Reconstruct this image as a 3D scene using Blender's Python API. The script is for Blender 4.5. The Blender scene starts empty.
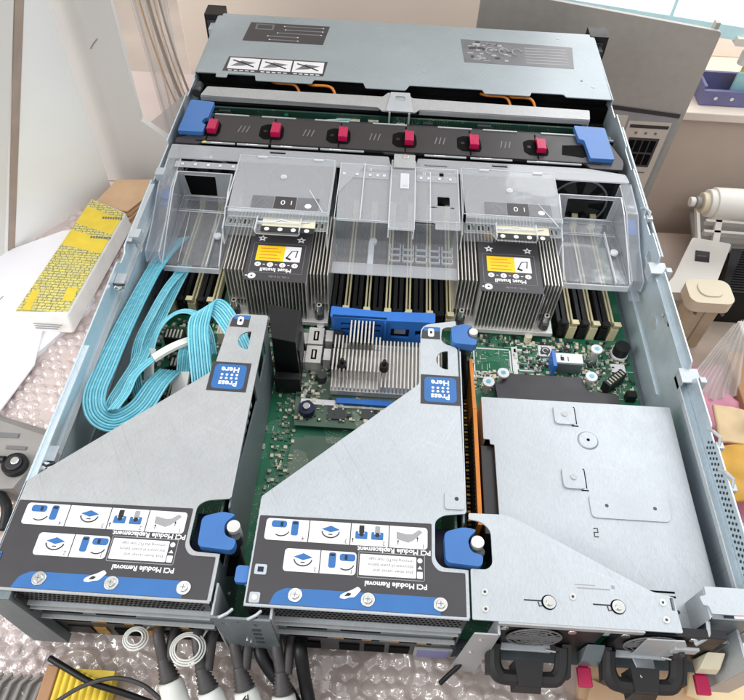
import bpy, bmesh, math, random
from mathutils import Vector, Matrix, noise
from mathutils.geometry import tessellate_polygon
random.seed(7)
S = 0.01                     # everything below is written in centimetres
sc = bpy.context.scene
col = sc.collection
PI = math.pi

# ------------------------------------------------------------------ materials
def lin(r, g, b):
    f = lambda c: (c/255/12.92) if c/255 <= .04045 else ((c/255+.055)/1.055)**2.4
    return (f(r), f(g), f(b), 1)
MATS = {}
def mat(name, rgb, rough=.5, metal=0., var=.08, vscale=60., bump=0., bscale=400., emit=0, spec=.5, rvar=.1, coat=0):
    m = bpy.data.materials.new(name); m.use_nodes = True
    nt = m.node_tree; N = nt.nodes; L = nt.links
    b = N['Principled BSDF']
    c = lin(*rgb)
    tc = N.new('ShaderNodeTexCoord')
    nz = N.new('ShaderNodeTexNoise'); nz.inputs['Scale'].default_value = vscale; nz.inputs['Detail'].default_value = 6
    L.new(tc.outputs['Object'], nz.inputs['Vector'])
    mx = N.new('ShaderNodeMix'); mx.data_type = 'RGBA'
    mx.inputs['A'].default_value = tuple(max(0, v*(1-var)) for v in c[:3])+(1,)
    mx.inputs['B'].default_value = tuple(min(1, v*(1+var)) for v in c[:3])+(1,)
    mr = N.new('ShaderNodeMapRange'); mr.inputs['From Min'].default_value = .3; mr.inputs['From Max'].default_value = .7
    L.new(nz.outputs['Fac'], mr.inputs['Value']); L.new(mr.outputs['Result'], mx.inputs['Factor'])
    last = mx.outputs['Result']
    if metal and name.startswith('galv'):
        for scl, st, lo, hi, aa in (((1,.12,1), 2600, .90, 1.07, 0), ((1,1,1), 14, .93, 1.04, .2)):
            sv = N.new('ShaderNodeVectorMath'); sv.operation = 'MULTIPLY'; sv.inputs[1].default_value = scl; L.new(tc.outputs['Object'], sv.inputs[0])
            g = N.new('ShaderNodeTexNoise'); g.inputs['Scale'].default_value = st; g.inputs['Detail'].default_value = 3; g.inputs['Distortion'].default_value = aa; L.new(sv.outputs[0], g.inputs['Vector'])
            gm = N.new('ShaderNodeMapRange'); gm.inputs['From Min'].default_value = .3; gm.inputs['From Max'].default_value = .7; gm.inputs['To Min'].default_value = lo; gm.inputs['To Max'].default_value = hi; L.new(g.outputs['Fac'], gm.inputs['Value'])
            ml = N.new('ShaderNodeVectorMath'); ml.operation = 'SCALE'; L.new(last, ml.inputs[0]); L.new(gm.outputs['Result'], ml.inputs['Scale']); last = ml.outputs[0]
    if metal and name.startswith('galv'):
        for ang, sc1 in ((.5,(900,14,1)),(1.9,(1100,20,1)),(2.6,(700,10,1))):
            vr = N.new('ShaderNodeVectorRotate'); vr.rotation_type = 'Z_AXIS'; vr.inputs['Angle'].default_value = ang; L.new(tc.outputs['Object'], vr.inputs['Vector'])
            sv = N.new('ShaderNodeVectorMath'); sv.operation = 'MULTIPLY'; sv.inputs[1].default_value = sc1; L.new(vr.outputs[0], sv.inputs[0])
            g = N.new('ShaderNodeTexNoise'); g.inputs['Scale'].default_value = 1; g.inputs['Detail'].default_value = 0; L.new(sv.outputs[0], g.inputs['Vector'])
            gm = N.new('ShaderNodeMapRange'); gm.inputs['From Min'].default_value = .74; gm.inputs['From Max'].default_value = .82; gm.inputs['To Min'].default_value = 1.; gm.inputs['To Max'].default_value = 1.09 if ang < 2 else .90; L.new(g.outputs['Fac'], gm.inputs['Value'])
            ml = N.new('ShaderNodeVectorMath'); ml.operation = 'SCALE'; L.new(last, ml.inputs[0]); L.new(gm.outputs['Result'], ml.inputs['Scale']); last = ml.outputs[0]
    L.new(last, b.inputs['Base Color'])
    r2 = N.new('ShaderNodeMapRange'); r2.inputs['From Min'].default_value = .3; r2.inputs['From Max'].default_value = .7
    r2.inputs['To Min'].default_value = max(.02, rough-rvar/2); r2.inputs['To Max'].default_value = min(1, rough+rvar/2)
    L.new(nz.outputs['Fac'], r2.inputs['Value']); L.new(r2.outputs['Result'], b.inputs['Roughness'])
    b.inputs['Metallic'].default_value = metal
    b.inputs['Specular IOR Level'].default_value = spec
    if coat: b.inputs['Coat Weight'].default_value = coat
    if bump:
        n2 = N.new('ShaderNodeTexNoise'); n2.inputs['Scale'].default_value = bscale; n2.inputs['Detail'].default_value = 4
        L.new(tc.outputs['Object'], n2.inputs['Vector'])
        bp = N.new('ShaderNodeBump'); bp.inputs['Strength'].default_value = bump; bp.inputs['Distance'].default_value = .001
        L.new(n2.outputs['Fac'], bp.inputs['Height']); L.new(bp.outputs['Normal'], b.inputs['Normal'])
    if emit:
        b.inputs['Emission Color'].default_value = c; b.inputs['Emission Strength'].default_value = emit
    MATS[name] = m
    return m

def clear(name, tint, body, fac, rough):
    m = bpy.data.materials.new(name); m.use_nodes = True
    nt = m.node_tree; N = nt.nodes; L = nt.links
    b = N['Principled BSDF']; out = N['Material Output']
    b.inputs['Base Color'].default_value = lin(*body); b.inputs['Roughness'].default_value = rough
    t = N.new('ShaderNodeBsdfTransparent'); t.inputs['Color'].default_value = lin(*tint)
    mx = N.new('ShaderNodeMixShader')
    fr = N.new('ShaderNodeLayerWeight'); fr.inputs['Blend'].default_value = .5
    pw = N.new('ShaderNodeMath'); pw.operation = 'POWER'; pw.inputs[1].default_value = 3.5; L.new(fr.outputs['Facing'], pw.inputs[0])
    ad = N.new('ShaderNodeMath'); ad.operation = 'MULTIPLY_ADD'; ad.inputs[1].default_value = .5; ad.inputs[2].default_value = fac
    ad.use_clamp = True
    L.new(pw.outputs[0], ad.inputs[0]); L.new(ad.outputs[0], mx.inputs['Fac'])
    tc = N.new('ShaderNodeTexCoord'); nz = N.new('ShaderNodeTexNoise'); nz.inputs['Scale'].default_value = 35
    L.new(tc.outputs['Object'], nz.inputs['Vector'])
    bp = N.new('ShaderNodeBump'); bp.inputs['Strength'].default_value = .25; bp.inputs['Distance'].default_value = .002
    L.new(nz.outputs['Fac'], bp.inputs['Height']); L.new(bp.outputs['Normal'], b.inputs['Normal'])
    L.new(t.outputs[0], mx.inputs[1]); L.new(b.outputs[0], mx.inputs[2])
    gl = N.new('ShaderNodeBsdfGlossy'); gl.inputs['Roughness'].default_value = rough*.6; L.new(bp.outputs['Normal'], gl.inputs['Normal'])
    m5 = N.new('ShaderNodeMath'); m5.operation = 'POWER'; m5.inputs[1].default_value = 4; L.new(fr.outputs['Facing'], m5.inputs[0])
    m6 = N.new('ShaderNodeMath'); m6.operation = 'MULTIPLY_ADD'; m6.inputs[1].default_value = .7; m6.inputs[2].default_value = .045; m6.use_clamp = True; L.new(m5.outputs[0], m6.inputs[0])
    mg = N.new('ShaderNodeMixShader'); L.new(m6.outputs[0], mg.inputs['Fac']); L.new(mx.outputs[0], mg.inputs[1]); L.new(gl.outputs[0], mg.inputs[2])
    L.new(mg.outputs[0], out.inputs['Surface'])
    MATS[name] = m
    return m

G = lambda n: MATS[n]
mat('galv', (180,182,183), .5, .4, .03, 120, .05, 900)
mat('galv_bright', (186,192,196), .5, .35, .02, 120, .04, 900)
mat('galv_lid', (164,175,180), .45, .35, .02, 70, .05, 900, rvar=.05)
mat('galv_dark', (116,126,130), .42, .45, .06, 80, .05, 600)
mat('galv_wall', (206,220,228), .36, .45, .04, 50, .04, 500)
mat('alu', (216,214,210), .35, .45, .05, 80)
mat('alu_fin', (222,219,213), .32, .7, .06, 80)
mat('chrome', (225,225,222), .2, .9, .04)
mat('steel_dark', (70,72,74), .4, .6)
mat('black', (20,20,22), .45, 0, .15, 60, .05, spec=.35)
mat('black_soft', (30,29,30), .6, 0, .2, 60, .1)
mat('blackest', (5,5,6), .8, spec=.12)
mat('fan_black', (46,44,47), .42, 0, .08, 90, .05)
mat('label_dark', (60,58,61), .42, 0, .04, 100)
mat('label_blue', (48,104,166), .42, 0, .04, 100)
mat('label_white', (232,231,232), .5, 0, .03, 100)
mat('label_grey', (112,114,118), .4, 0, .12, 60)
mat('label_line', (150,150,152), .5)
mat('label_yellow', (248,200,20), .5, 0, .05)
mat('ink', (30,30,32), .6)
mat('ink_grey', (110,110,112), .5)
mat('plastic_blue', (62,112,176), .32, 0, .06, 50, .03)
mat('plastic_blue_deep', (44,112,196), .35, 0, .08, 50, .03)
mat('plastic_navy', (14,22,60), .5)
mat('magenta', (180,20,76), .35, 0, .08)
mat('cream_slot', (214,204,164), .45, 0, .08)
mat('cream', (222,214,188), .5, 0, .06)
mat('gold', (200,150,60), .3, .8)
mat('copper', (214,130,48), .42, .2, .1)
mat('cyan_wire', (96,184,204), .25, 0, .1, 200)
mat('cyan_light', (134,206,220), .25, 0, .08, 200)
mat('cyan_pale', (170,222,224), .4, 0, .08, 100)
mat('sleeve_white', (225,226,220), .5, 0, .04)
mat('chip', (60,62,64), .45, 0, .1)
mat('smd', (176,178,160), .5, .1, .3, 300)
mat('smd_dark', (40,42,44), .5, 0, .3, 300)
mat('rubber', (66,62,62), .5, 0, .12, 120, .1)
mat('wall_white', (226,223,217), .7, 0, .03, 6, .1, 60)
mat('wall_beige', (238,224,210), .8, 0, .05, 5, .1, 60)
mat('panel_grey', (216,212,208), .6, 0, .05, 8, .1, 80)
mat('panel_white', (248,248,244), .45, 0, .03, 8)
mat('brown_edge', (170,152,138), .6, 0, .15, 30)
mat('tabletop', (208,190,182), .5, 0, .06, 8)
mat('floor', (198,180,166), .75, 0, .14, 4, .3, 30)
mat('lid_grey', (166,163,157), .5, .1, .05, 90, .25, 1500)
mat('sheet_paper', (206,196,184), .6, 0, .06, 30)
mat('paper', (248,246,250), .7, 0, .02, 20, .2, 30)
mat('kraft', (214,178,142), .75, 0, .1, 40, .3, 60)
mat('kraft_dark', (176,134,98), .75, 0, .1, 40)
mat('pink', (216,150,172), .75, 0, .12, 30, .3, 60)
mat('tan', (226,200,158), .7, 0, .08, 40)
mat('amber', (214,164,60), .6, 0, .1, 40, .2)
mat('appliance', (226,222,214), .4, 0, .04, 20)
mat('appliance_cream', (220,208,182), .42, 0, .05, 20)
mat('plug_body', (196,180,152), .5)
mat('bag_film', (214,204,192), .35, 0, .1, 60, .4, 200)
mat('purple', (116,116,160), .45, 0, .1, 30)
mat('carton_side', (248,242,236), .6)
mat('yellow', (236,206,66), .5, 0, .08)
mat('window_glow', (255,255,255), .3, emit=3.2)
mat('window_cyan', (186,222,228), .3, emit=.25)
mat('device_grey', (150,146,142), .5, .2, .06)
clear('clear', (252,253,255), (208,210,213), .12, .14)
clear('clear_milky', (248,250,252), (212,215,219), .33, .18)
clear('clear_edge', (250,252,255), (244,247,250), .52, .1)  # whiter, denser copy of clear: brightness of plastic edges put into the colour
clear('film', (250,250,250), (236,234,232), .35, .2)
clear('bag', (250,250,248), (240,238,234), .42, .12)

def pcb_mat(name, base, trace, scale):
    m = mat(name, base, .38, 0, .12, 40)
    nt = m.node_tree; N = nt.nodes; L = nt.links; b = N['Principled BSDF']
    tc = N.new('ShaderNodeTexCoord')
    vo = N.new('ShaderNodeTexVoronoi'); vo.distance = 'CHEBYCHEV'; vo.feature = 'F1'; vo.inputs['Scale'].default_value = scale
    L.new(tc.outputs['Object'], vo.inputs['Vector'])
    gt = N.new('ShaderNodeMath'); gt.operation = 'LESS_THAN'; gt.inputs[1].default_value = .16
    L.new(vo.outputs['Distance'], gt.inputs[0])
    br = N.new('ShaderNodeTexBrick'); br.inputs['Scale'].default_value = scale*.6; br.inputs['Mortar Size'].default_value = .03
    br.inputs['Color1'].default_value = (0,0,0,1); br.inputs['Color2'].default_value = (0,0,0,1); br.inputs['Mortar'].default_value = (.5,.5,.5,1)
    L.new(tc.outputs['Object'], br.inputs['Vector'])
    nz = N.new('ShaderNodeTexNoise'); nz.inputs['Scale'].default_value = 30
    L.new(tc.outputs['Object'], nz.inputs['Vector'])
    g2 = N.new('ShaderNodeMath'); g2.operation = 'GREATER_THAN'; g2.inputs[1].default_value = .52
    L.new(nz.outputs['Fac'], g2.inputs[0])
    a = N.new('ShaderNodeMath'); a.operation = 'MAXIMUM'; L.new(gt.outputs[0], a.inputs[0]); L.new(br.outputs['Color'], a.inputs[1])
    p = N.new('ShaderNodeMath'); p.operation = 'MULTIPLY'; L.new(a.outputs[0], p.inputs[0]); L.new(g2.outputs[0], p.inputs[1])
    mx = N.new('ShaderNodeMix'); mx.data_type = 'RGBA'; mx.inputs['B'].default_value = lin(*trace)
    src = b.inputs['Base Color'].links[0].from_socket
    L.new(src, mx.inputs['A']); L.new(p.outputs[0], mx.inputs['Factor']); L.new(mx.outputs['Result'], b.inputs['Base Color'])
pcb_mat('pcb', (30,104,74), (130,164,140), 420)
pcb_mat('pcb_dense', (84,108,92), (196,198,180), 620)
pcb_mat('pcb_dark', (30,60,50), (110,130,110), 300)

def map_mat():          # yellow print of the carton: dark street-like lines on yellow
    m = mat('map_print', (236,222,90), .6, 0, .05, 20)
    nt = m.node_tree; N = nt.nodes; L = nt.links; b = N['Principled BSDF']
    tc = N.new('ShaderNodeTexCoord')
    nz = N.new('ShaderNodeTexNoise'); nz.inputs['Scale'].default_value = 120
    mp = N.new('ShaderNodeVectorMath'); mp.operation = 'MULTIPLY_ADD'; mp.inputs[1].default_value = (.0025,.0025,.0025)
    L.new(nz.outputs['Color'], mp.inputs[0]); L.new(tc.outputs['Object'], mp.inputs[2])
    last = None
    for scl, rw, off, c1, c2 in ((150,.5,.37,(236,218,104),(216,210,146)), (260,.6,.21,(1,1,1),(1,1,1))):
        br = N.new('ShaderNodeTexBrick'); br.inputs['Scale'].default_value = scl; br.inputs['Mortar Size'].default_value = .05 if last is None else .03; br.offset = off; br.squash = .7; br.squash_frequency = 3
        br.inputs['Brick Width'].default_value = .9; br.inputs['Row Height'].default_value = rw; L.new(mp.outputs[0], br.inputs['Vector'])
        if last is None:
            br.inputs['Color1'].default_value = lin(*c1); br.inputs['Color2'].default_value = lin(*c2); br.inputs['Mortar'].default_value = lin(122,118,84); last = br.outputs['Color']
        else:
            n2 = N.new('ShaderNodeTexNoise'); n2.inputs['Scale'].default_value = 160; L.new(tc.outputs['Object'], n2.inputs['Vector'])
            gt = N.new('ShaderNodeMath'); gt.operation = 'GREATER_THAN'; gt.inputs[1].default_value = .5; L.new(n2.outputs['Fac'], gt.inputs[0])
            ml = N.new('ShaderNodeMath'); ml.operation = 'MULTIPLY'; L.new(gt.outputs[0], ml.inputs[0]); L.new(br.outputs['Fac'], ml.inputs[1])
            mx = N.new('ShaderNodeMix'); mx.data_type = 'RGBA'; mx.inputs['B'].default_value = lin(130,126,100); L.new(ml.outputs[0], mx.inputs['Factor']); L.new(last, mx.inputs['A']); last = mx.outputs['Result']
    L.new(last, b.inputs['Base Color'])
map_mat()

# ------------------------------------------------------------------ mesh builder
class MB:
    def __init__(s): s.v = []; s.f = []; s.mi = []; s.mats = []; s.sm = []
    def m(s, name):
        if name not in s.mats: s.mats.append(name)
        return s.mats.index(name)
    def add(s, vs, fs, m, smooth=False):
        o = len(s.v); k = s.m(m)
        s.v += [tuple(v) for v in vs]
        for f in fs: s.f.append(tuple(i+o for i in f)); s.mi.append(k); s.sm.append(smooth)
        return s
    def box(s, x0, x1, y0, y1, z0, z1, m):
        v = [(x,y,z) for z in (z0,z1) for y in (y0,y1) for x in (x0,x1)]
        return s.add(v, [(0,2,3,1),(4,5,7,6),(0,1,5,4),(2,6,7,3),(0,4,6,2),(1,3,7,5)], m)
    def hexa(s, b, t, m):   # b, t: 4 corners each
        return s.add(list(b)+list(t), [(3,2,1,0),(4,5,6,7),(0,1,5,4),(1,2,6,5),(2,3,7,6),(3,0,4,7)], m)
    def poly(s, outer, c0, c1, m, holes=(), plane='xy', edge=None):
        mp = {'xy': lambda a,b,c: (a,b,c), 'xz': lambda a,b,c: (a,c,b), 'yz': lambda a,b,c: (c,a,b)}[plane]
        loops = [list(outer)]+[list(h) for h in holes]
        tri = tessellate_polygon([[Vector((a,b,0)) for a,b in l] for l in loops])
        flat = [p for l in loops for p in l]; n = len(flat)
        v = [mp(a,b,c0) for a,b in flat]+[mp(a,b,c1) for a,b in flat]
        f = [tuple(t) for t in tri]+[tuple(i+n for i in reversed(t)) for t in tri]
        s.add(v, f, m)
        o = 0; fs = []
        for l in loops:
            k = len(l)
            for i in range(k):
                a, b = o+i, o+(i+1) % k
                fs.append((a,b,b+n,a+n))
            o += k
        base = len(s.v)-2*n; kk = s.m(edge or m)
        for q in fs: s.f.append(tuple(i+base for i in q)); s.mi.append(kk); s.sm.append(False)
        return s
    def sheet(s, prof, x0, x1, t, m, axis='x', edge=None):
        # folded sheet: profile (a,b) polyline with thickness t, extruded x0..x1 along axis ('x': a=y,b=z ; 'y': a=x,b=z)
        P = [Vector(p) for p in prof]; off = []
        for i, p in enumerate(P):
            d = Vector((0,0))
            if i: d += (p-P[i-1]).normalized()
            if i < len(P)-1: d += (P[i+1]-p).normalized()
            d.normalize(); n = Vector((-d.y, d.x)); off.append(p-n*t)
        out = [tuple(p) for p in P]+[tuple(p) for p in reversed(off)]
        return s.poly(out, x0, x1, edge or m, plane='yz' if axis == 'x' else 'xz', edge=m)
    def cyl(s, c, r, h, m, axis='z', n=20, r2=None, cap=True, smooth=True):
        r2 = r if r2 is None else r2; v = []
        for k, (rr, hh) in enumerate(((r,0),(r2,h))):
            for i in range(n):
                a = 2*PI*i/n; p = (rr*math.cos(a), rr*math.sin(a), hh)
                p = {'z': p, 'y': (p[0],p[2],p[1]), 'x': (p[2],p[0],p[1])}[axis]
                v.append((c[0]+p[0], c[1]+p[1], c[2]+p[2]))
        s.add(v, [(i,(i+1)%n,n+(i+1)%n,n+i) for i in range(n)], m, smooth)
        if cap:
            o = len(s.v)-2*n; k = s.m(m)
            for f in (tuple(range(n))[::-1], tuple(range(n,2*n))): s.f.append(tuple(i+o for i in f)); s.mi.append(k); s.sm.append(False)
        return s
    def tube(s, pts, r, m, n=8, closed=False, cap=True):
        P = [Vector(p) for p in pts]; k = len(P)
        rs = r if isinstance(r, (list,tuple)) else [r]*k
        up = None; v = []
        for i, p in enumerate(P):
            a = P[i-1] if (i or closed) else p; b = P[(i+1) % k] if (i < k-1 or closed) else p
            d = (b-a).normalized()
            if up is None:
                up = d.orthogonal().normalized()
            up = (up-d*up.dot(d)); up = up.normalized() if up.length > 1e-6 else d.orthogonal().normalized()
            w = d.cross(up)
            for j in range(n):
                t = 2*PI*j/n; v.append(p+(up*math.cos(t)+w*math.sin(t))*rs[i])
        fs = []
        for i in range(k if closed else k-1):
            for j in range(n):
                a, b = i*n+j, i*n+(j+1) % n; c = ((i+1) % k)*n
                fs.append((a, b, c+(j+1) % n, c+j))
        if not closed and cap: fs += [tuple(range(n))[::-1], tuple((k-1)*n+j for j in range(n))]
        return s.add(v, fs, m, True)
    def text(s, txt, size, x, y, z, m, rot=PI, align='CENTER', normal=None, sx=1., bold=0.):
        cu = bpy.data.curves.new('t', 'FONT'); cu.body = txt; cu.size = size; cu.align_x = align; cu.align_y = 'CENTER'
        cu.resolution_u = 2; cu.offset = bold*size
        ob = bpy.data.objects.new('t', cu); col.objects.link(ob)
        dg = bpy.context.evaluated_depsgraph_get(); me = ob.evaluated_get(dg).to_mesh()
        R = Matrix.Rotation(rot, 4, 'Z'); T = normal or Matrix.Identity(4)
        v = [Vector((x,y,z))+(T @ (R @ Vector((q.co.x*sx, q.co.y, 0)))) for q in me.vertices]
        s.add(v, [tuple(p.vertices) for p in me.polygons], m)
        ob.evaluated_get(dg).to_mesh_clear()
        bpy.data.objects.remove(ob); bpy.data.curves.remove(cu)
        return s
    def rot(s, i0, c, ang, axis='Z'):
        M = Matrix.Rotation(ang, 4, axis); c = Vector(c)
        for i in range(i0, len(s.v)): s.v[i] = tuple(M @ (Vector(s.v[i])-c)+c)
        return s
    def build(s, name, parent=None, bevel=0, org=None, subsurf=0, seg=2):
        me = bpy.data.meshes.new(name)
        o = org or (ORG.get(root(parent).name, (0,0,0)) if parent else (0,0,0))
        me.from_pydata([((a-o[0])*S, (b-o[1])*S, (c-o[2])*S) for a,b,c in s.v], [], s.f)
        for n in s.mats: me.materials.append(MATS[n])
        for p, k, q in zip(me.polygons, s.mi, s.sm): p.material_index = k; p.use_smooth = q
        bm = bmesh.new(); bm.from_mesh(me); bmesh.ops.recalc_face_normals(bm, faces=bm.faces); bm.to_mesh(me); bm.free()
        ob = bpy.data.objects.new(name, me); col.objects.link(ob)
        if parent: ob.parent = parent
        else: ob.location = Vector(o)*S
        if subsurf:
            q = ob.modifiers.new('s', 'SUBSURF'); q.levels = q.render_levels = subsurf
        if bevel:
            q = ob.modifiers.new('b', 'BEVEL'); q.width = bevel*S; q.segments = seg; q.limit_method = 'ANGLE'; q.angle_limit = math.radians(40)
            q.harden_normals = True
        return ob
ORG = {}
def root(o):
    while o.parent: o = o.parent
    return o
def tag(o, label=None, cat=None, group=None, kind=None):
    if label: o['label'] = label
    if cat: o['category'] = cat
    if group: o['group'] = group
    if kind: o['kind'] = kind
    return o
def thing(name, label, cat, loc, group=None):
    o = bpy.data.objects.new(name, None); col.objects.link(o); o.empty_display_size = .02
    o.location = Vector(loc)*S; ORG[o.name] = loc
    return tag(o, label, cat, group)
def rrect(x0, x1, y0, y1, r, n=4, skew=0):
    pts = []
    for cx, cy, a0 in ((x1-r,y1-r,0),(x0+r,y1-r,PI/2),(x0+r,y0+r,PI),(x1-r,y0+r,1.5*PI)):
        for i in range(n+1):
            a = a0+PI/2*i/n; pts.append((cx+r*math.cos(a), cy+r*math.sin(a)))
    return pts
def circ(cx, cy, r, n=16, a0=0, a1=2*PI): return [(cx+r*math.cos(a0+(a1-a0)*i/n), cy+r*math.sin(a0+(a1-a0)*i/n)) for i in range(n)]
def rc(pts, r, n=3):        # round the corners of a polygon; pts entries (x,y) or (x,y,r)
    out = []; k = len(pts)
    for i, p in enumerate(pts):
        rr = p[2] if len(p) > 2 else r; a = Vector(pts[i-1][:2]); b = Vector(p[:2]); c = Vector(pts[(i+1) % k][:2])
        if rr <= 0: out.append(tuple(b)); continue
        d1 = (a-b); d2 = (c-b); rr = min(rr, d1.length*.45, d2.length*.45)
        q1 = b+d1.normalized()*rr; q2 = b+d2.normalized()*rr
        for j in range(n+1):
            t = j/n; out.append(tuple(q1*(1-t)**2+b*2*t*(1-t)+q2*t*t))
    return out
def spline(pts, n=10, closed=False):
    P = [Vector(p) for p in pts]; k = len(P); out = []
    rng = range(k if closed else k-1)
    for i in rng:
        g = (lambda j: P[j % k]) if closed else (lambda j: P[max(0, min(k-1, j))])
        p0, p1, p2, p3 = g(i-1), g(i), g(i+1), g(i+2)
        for j in range(n):
            t = j/n
            out.append(.5*((2*p1)+(-p0+p2)*t+(2*p0-5*p1+4*p2-p3)*t*t+(-p0+3*p1-3*p2+p3)*t**3))
    if not closed: out.append(P[-1])
    return out
def frill(mb, pts, ups, width, nw, m, white_from=None, white_to=None, m2='sleeve_white'):
    # flat ribbon of nw parallel round wires; ups = direction across the ribbon at every control point
    C = spline(pts, 8); U = spline(ups, 8); pitch = width/nw
    for w in range(nw):
        o = (w-(nw-1)/2)*pitch
        path = [c+u.normalized()*o for c, u in zip(C, U)]
        mb.tube(path, pitch*(.54 if w % 2 else .46), m if w % 2 else ('cyan_light' if m == 'cyan_wire' else m), 6)
    if white_from is not None:      # printed sleeve wrapped round the ribbon
        a = int(white_from*(len(C)-1)); b = int(white_to*(len(C)-1)); v = []; fs = []
        for i in range(a, b+1):
            d = (C[min(i+1,len(C)-1)]-C[max(i-1,0)]).normalized(); u = U[i].normalized(); n = d.cross(u).normalized()*(pitch*.75); h = u*(width/2+.05)
            v += [C[i]-h-n, C[i]+h-n, C[i]+h+n, C[i]-h+n]
        for i in range(b-a):
            for j in range(4): fs.append((i*4+j, i*4+(j+1) % 4, i*4+4+(j+1) % 4, i*4+4+j))
        fs += [(3,2,1,0), tuple((b-a)*4+j for j in range(4))]
        mb.add(v, fs, m2)

# ------------------------------------------------------------------ the server chassis
srv = thing('rack_server', 'open grey steel rack server with its lid off and drive cover on, on bubble wrap', 'server', (22,34,0))
def P(name, mb, parent=srv, bevel=0, label=None, **k):
    o = mb.build(name, parent, bevel, **k)
    if label: o['label'] = label
    return o
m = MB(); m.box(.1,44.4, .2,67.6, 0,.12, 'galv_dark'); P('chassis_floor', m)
# left wall: sheet with folded rim
m = MB()
m.poly(rc([(0,0),(67.6,0),(67.6,8.6),(54.2,8.6),(54.2,8.3),(50.6,8.3),(50.6,8.7),(42.4,8.7),(42.4,8.2),(37,8.2),(36.6,8.6),(28,8.6),(27.6,8.1),(26.4,8.1),(26,8.7),(0,8.7)],.12,2), 0,.12, 'galv_wall', plane='yz',
       holes=[circ(30.5,6.1,.5,14), rrect(38,40.6,5.6,6.9,.2)])
m.box(.12,.5, 1,17.5, 8.5,8.6, 'galv_wall'); m.box(.42,.5, 1,17.5, 7.9,8.5, 'galv_wall')
m.box(.12,.42, 8,43, 6.35,6.5, 'galv'); m.box(.12,.2, 8,43, 2.2,2.5, 'galv')
m.box(.12,.5, 28.5,36, 8.5,8.6, 'galv_bright')
w = P('side_wall', m, bevel=.03)
# hooks and dimples on the left wall
m = MB()
for y in (8.4, 24.2):
    m.box(.15,.95, y,y+1.1, 8.0,8.1, 'galv_bright'); m.box(.3,.75, y+.2,y+.9, 7.2,8.0, 'galv_bright'); m.cyl((.6,y-.4,7.9),.3,.18,'chrome')
    m.tube([(.3,y-.3,8.3),(.8,y-.6,8.5),(1.1,y-.2,8.2)], .1, 'steel_dark', 6)
    P('lid_catch', m, w, bevel=.02); m = MB()
for y in (37.2, 28.9): m = MB(); m.box(.2,1.0, y,y+1.0, 7.9,8.75, 'galv_bright'); P('wall_tab', m, w, bevel=.03)
m = MB()
m.box(.14,.5, 29.8,30.4, 3.0,3.5,'galv_bright'); m.cyl((.13,30.2,6.9),.42,.06,'galv_bright','x')
P('wall_emblem', m, w, bevel=.03)
# right wall
m = MB()
rim = [(0,0),(67.6,0),(67.6,8.6),(54.2,8.6),(54.2,8.2),(51.5,8.2),(51.5,8.7),(46,8.7),(45.8,8.35),(42.6,8.35),(42.4,8.7),(36.4,8.7),(36.2,8.2),(33.6,8.2),(33.4,8.7),(30.4,8.7),(30.1,7.9),(29,7.9),(28.7,8.7),(19.4,8.7),(19.1,8.1),(18.2,8.1),(17.9,8.7),(13.9,8.7),(13.7,8.4),(12.4,8.4),(12.2,8.7),(2.6,8.7),(2.6,5),(0,5)]
m.poly(rc(rim,.12,2), 44.28,44.4, 'galv_wall', plane='yz', holes=[circ(26.2,5.1,.42,16), rrect(31.4,32.6,6.5,7.4,.15)])
m.box(43.55,44.28, 3,19, 7.0,7.12, 'galv_wall'); m.box(43.5,43.6, 3,19, 7.12,7.5, 'galv_bright')
m.box(44.0,44.28, 19,29, 7.6,7.7, 'galv_wall')
m.box(44.14,44.28, 20.6,42, 2.4,2.7, 'galv_wall')
m.cyl((44.2,26.2,5.1),.55,.08,'galv_bright','x',20)
w2 = P('side_wall', m, bevel=.03)
m = MB()
for y in (17.9,29.0,): 
    m = MB()
    m.box(43.5,44.9, y,y+1.3, 8.0,8.12, 'galv_bright'); m.box(43.5,43.62, y,y+1.3, 7.1,8.0, 'galv_bright'); m.box(44.5,44.95, y-.4,y+.1, 7.6,8.75, 'galv_bright')
    P('lid_catch', m, w2, bevel=.02)
for y in (10.0,13.1,36.2):
    m = MB()
    m.tube([(44.1,y+.7,8.4),(44.2,y+.2,8.9),(44.6,y-.2,8.8),(44.5,y-.7,8.5)], .13, 'galv_bright', 6)
    m.box(44.3,44.8, y-.9,y-.4, 8.2,8.6, 'galv_bright')
    P('lid_catch', m, w2, bevel=.02)
m = MB()      # dimples and the perforated strip
m.cyl((44.16,24.9,7.1),.34,.12,'galv_bright','x'); m.cyl((44.16,24.2,7.3),.2,.12,'steel_dark','x'); m.cyl((44.1,25.6,6.8),.2,.14,'galv_bright','x')
for i in range(24):
    for j in range(3): m.cyl((44.25, 3.2+i*.42+(j%2)*.21, 7.5+j*.36), .11, .02, 'smd_dark', 'x', 6)
P('vent_holes', m, w2)
# outer rails seen beyond the rim on the right
m = MB(); m.box(44.4,44.75, 20,66, 1.0,7.6, 'galv'); m.box(44.75,44.95, 31,50, 6.6,8.2,'galv_bright'); P('slide_rail', m, bevel=.04)
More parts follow.
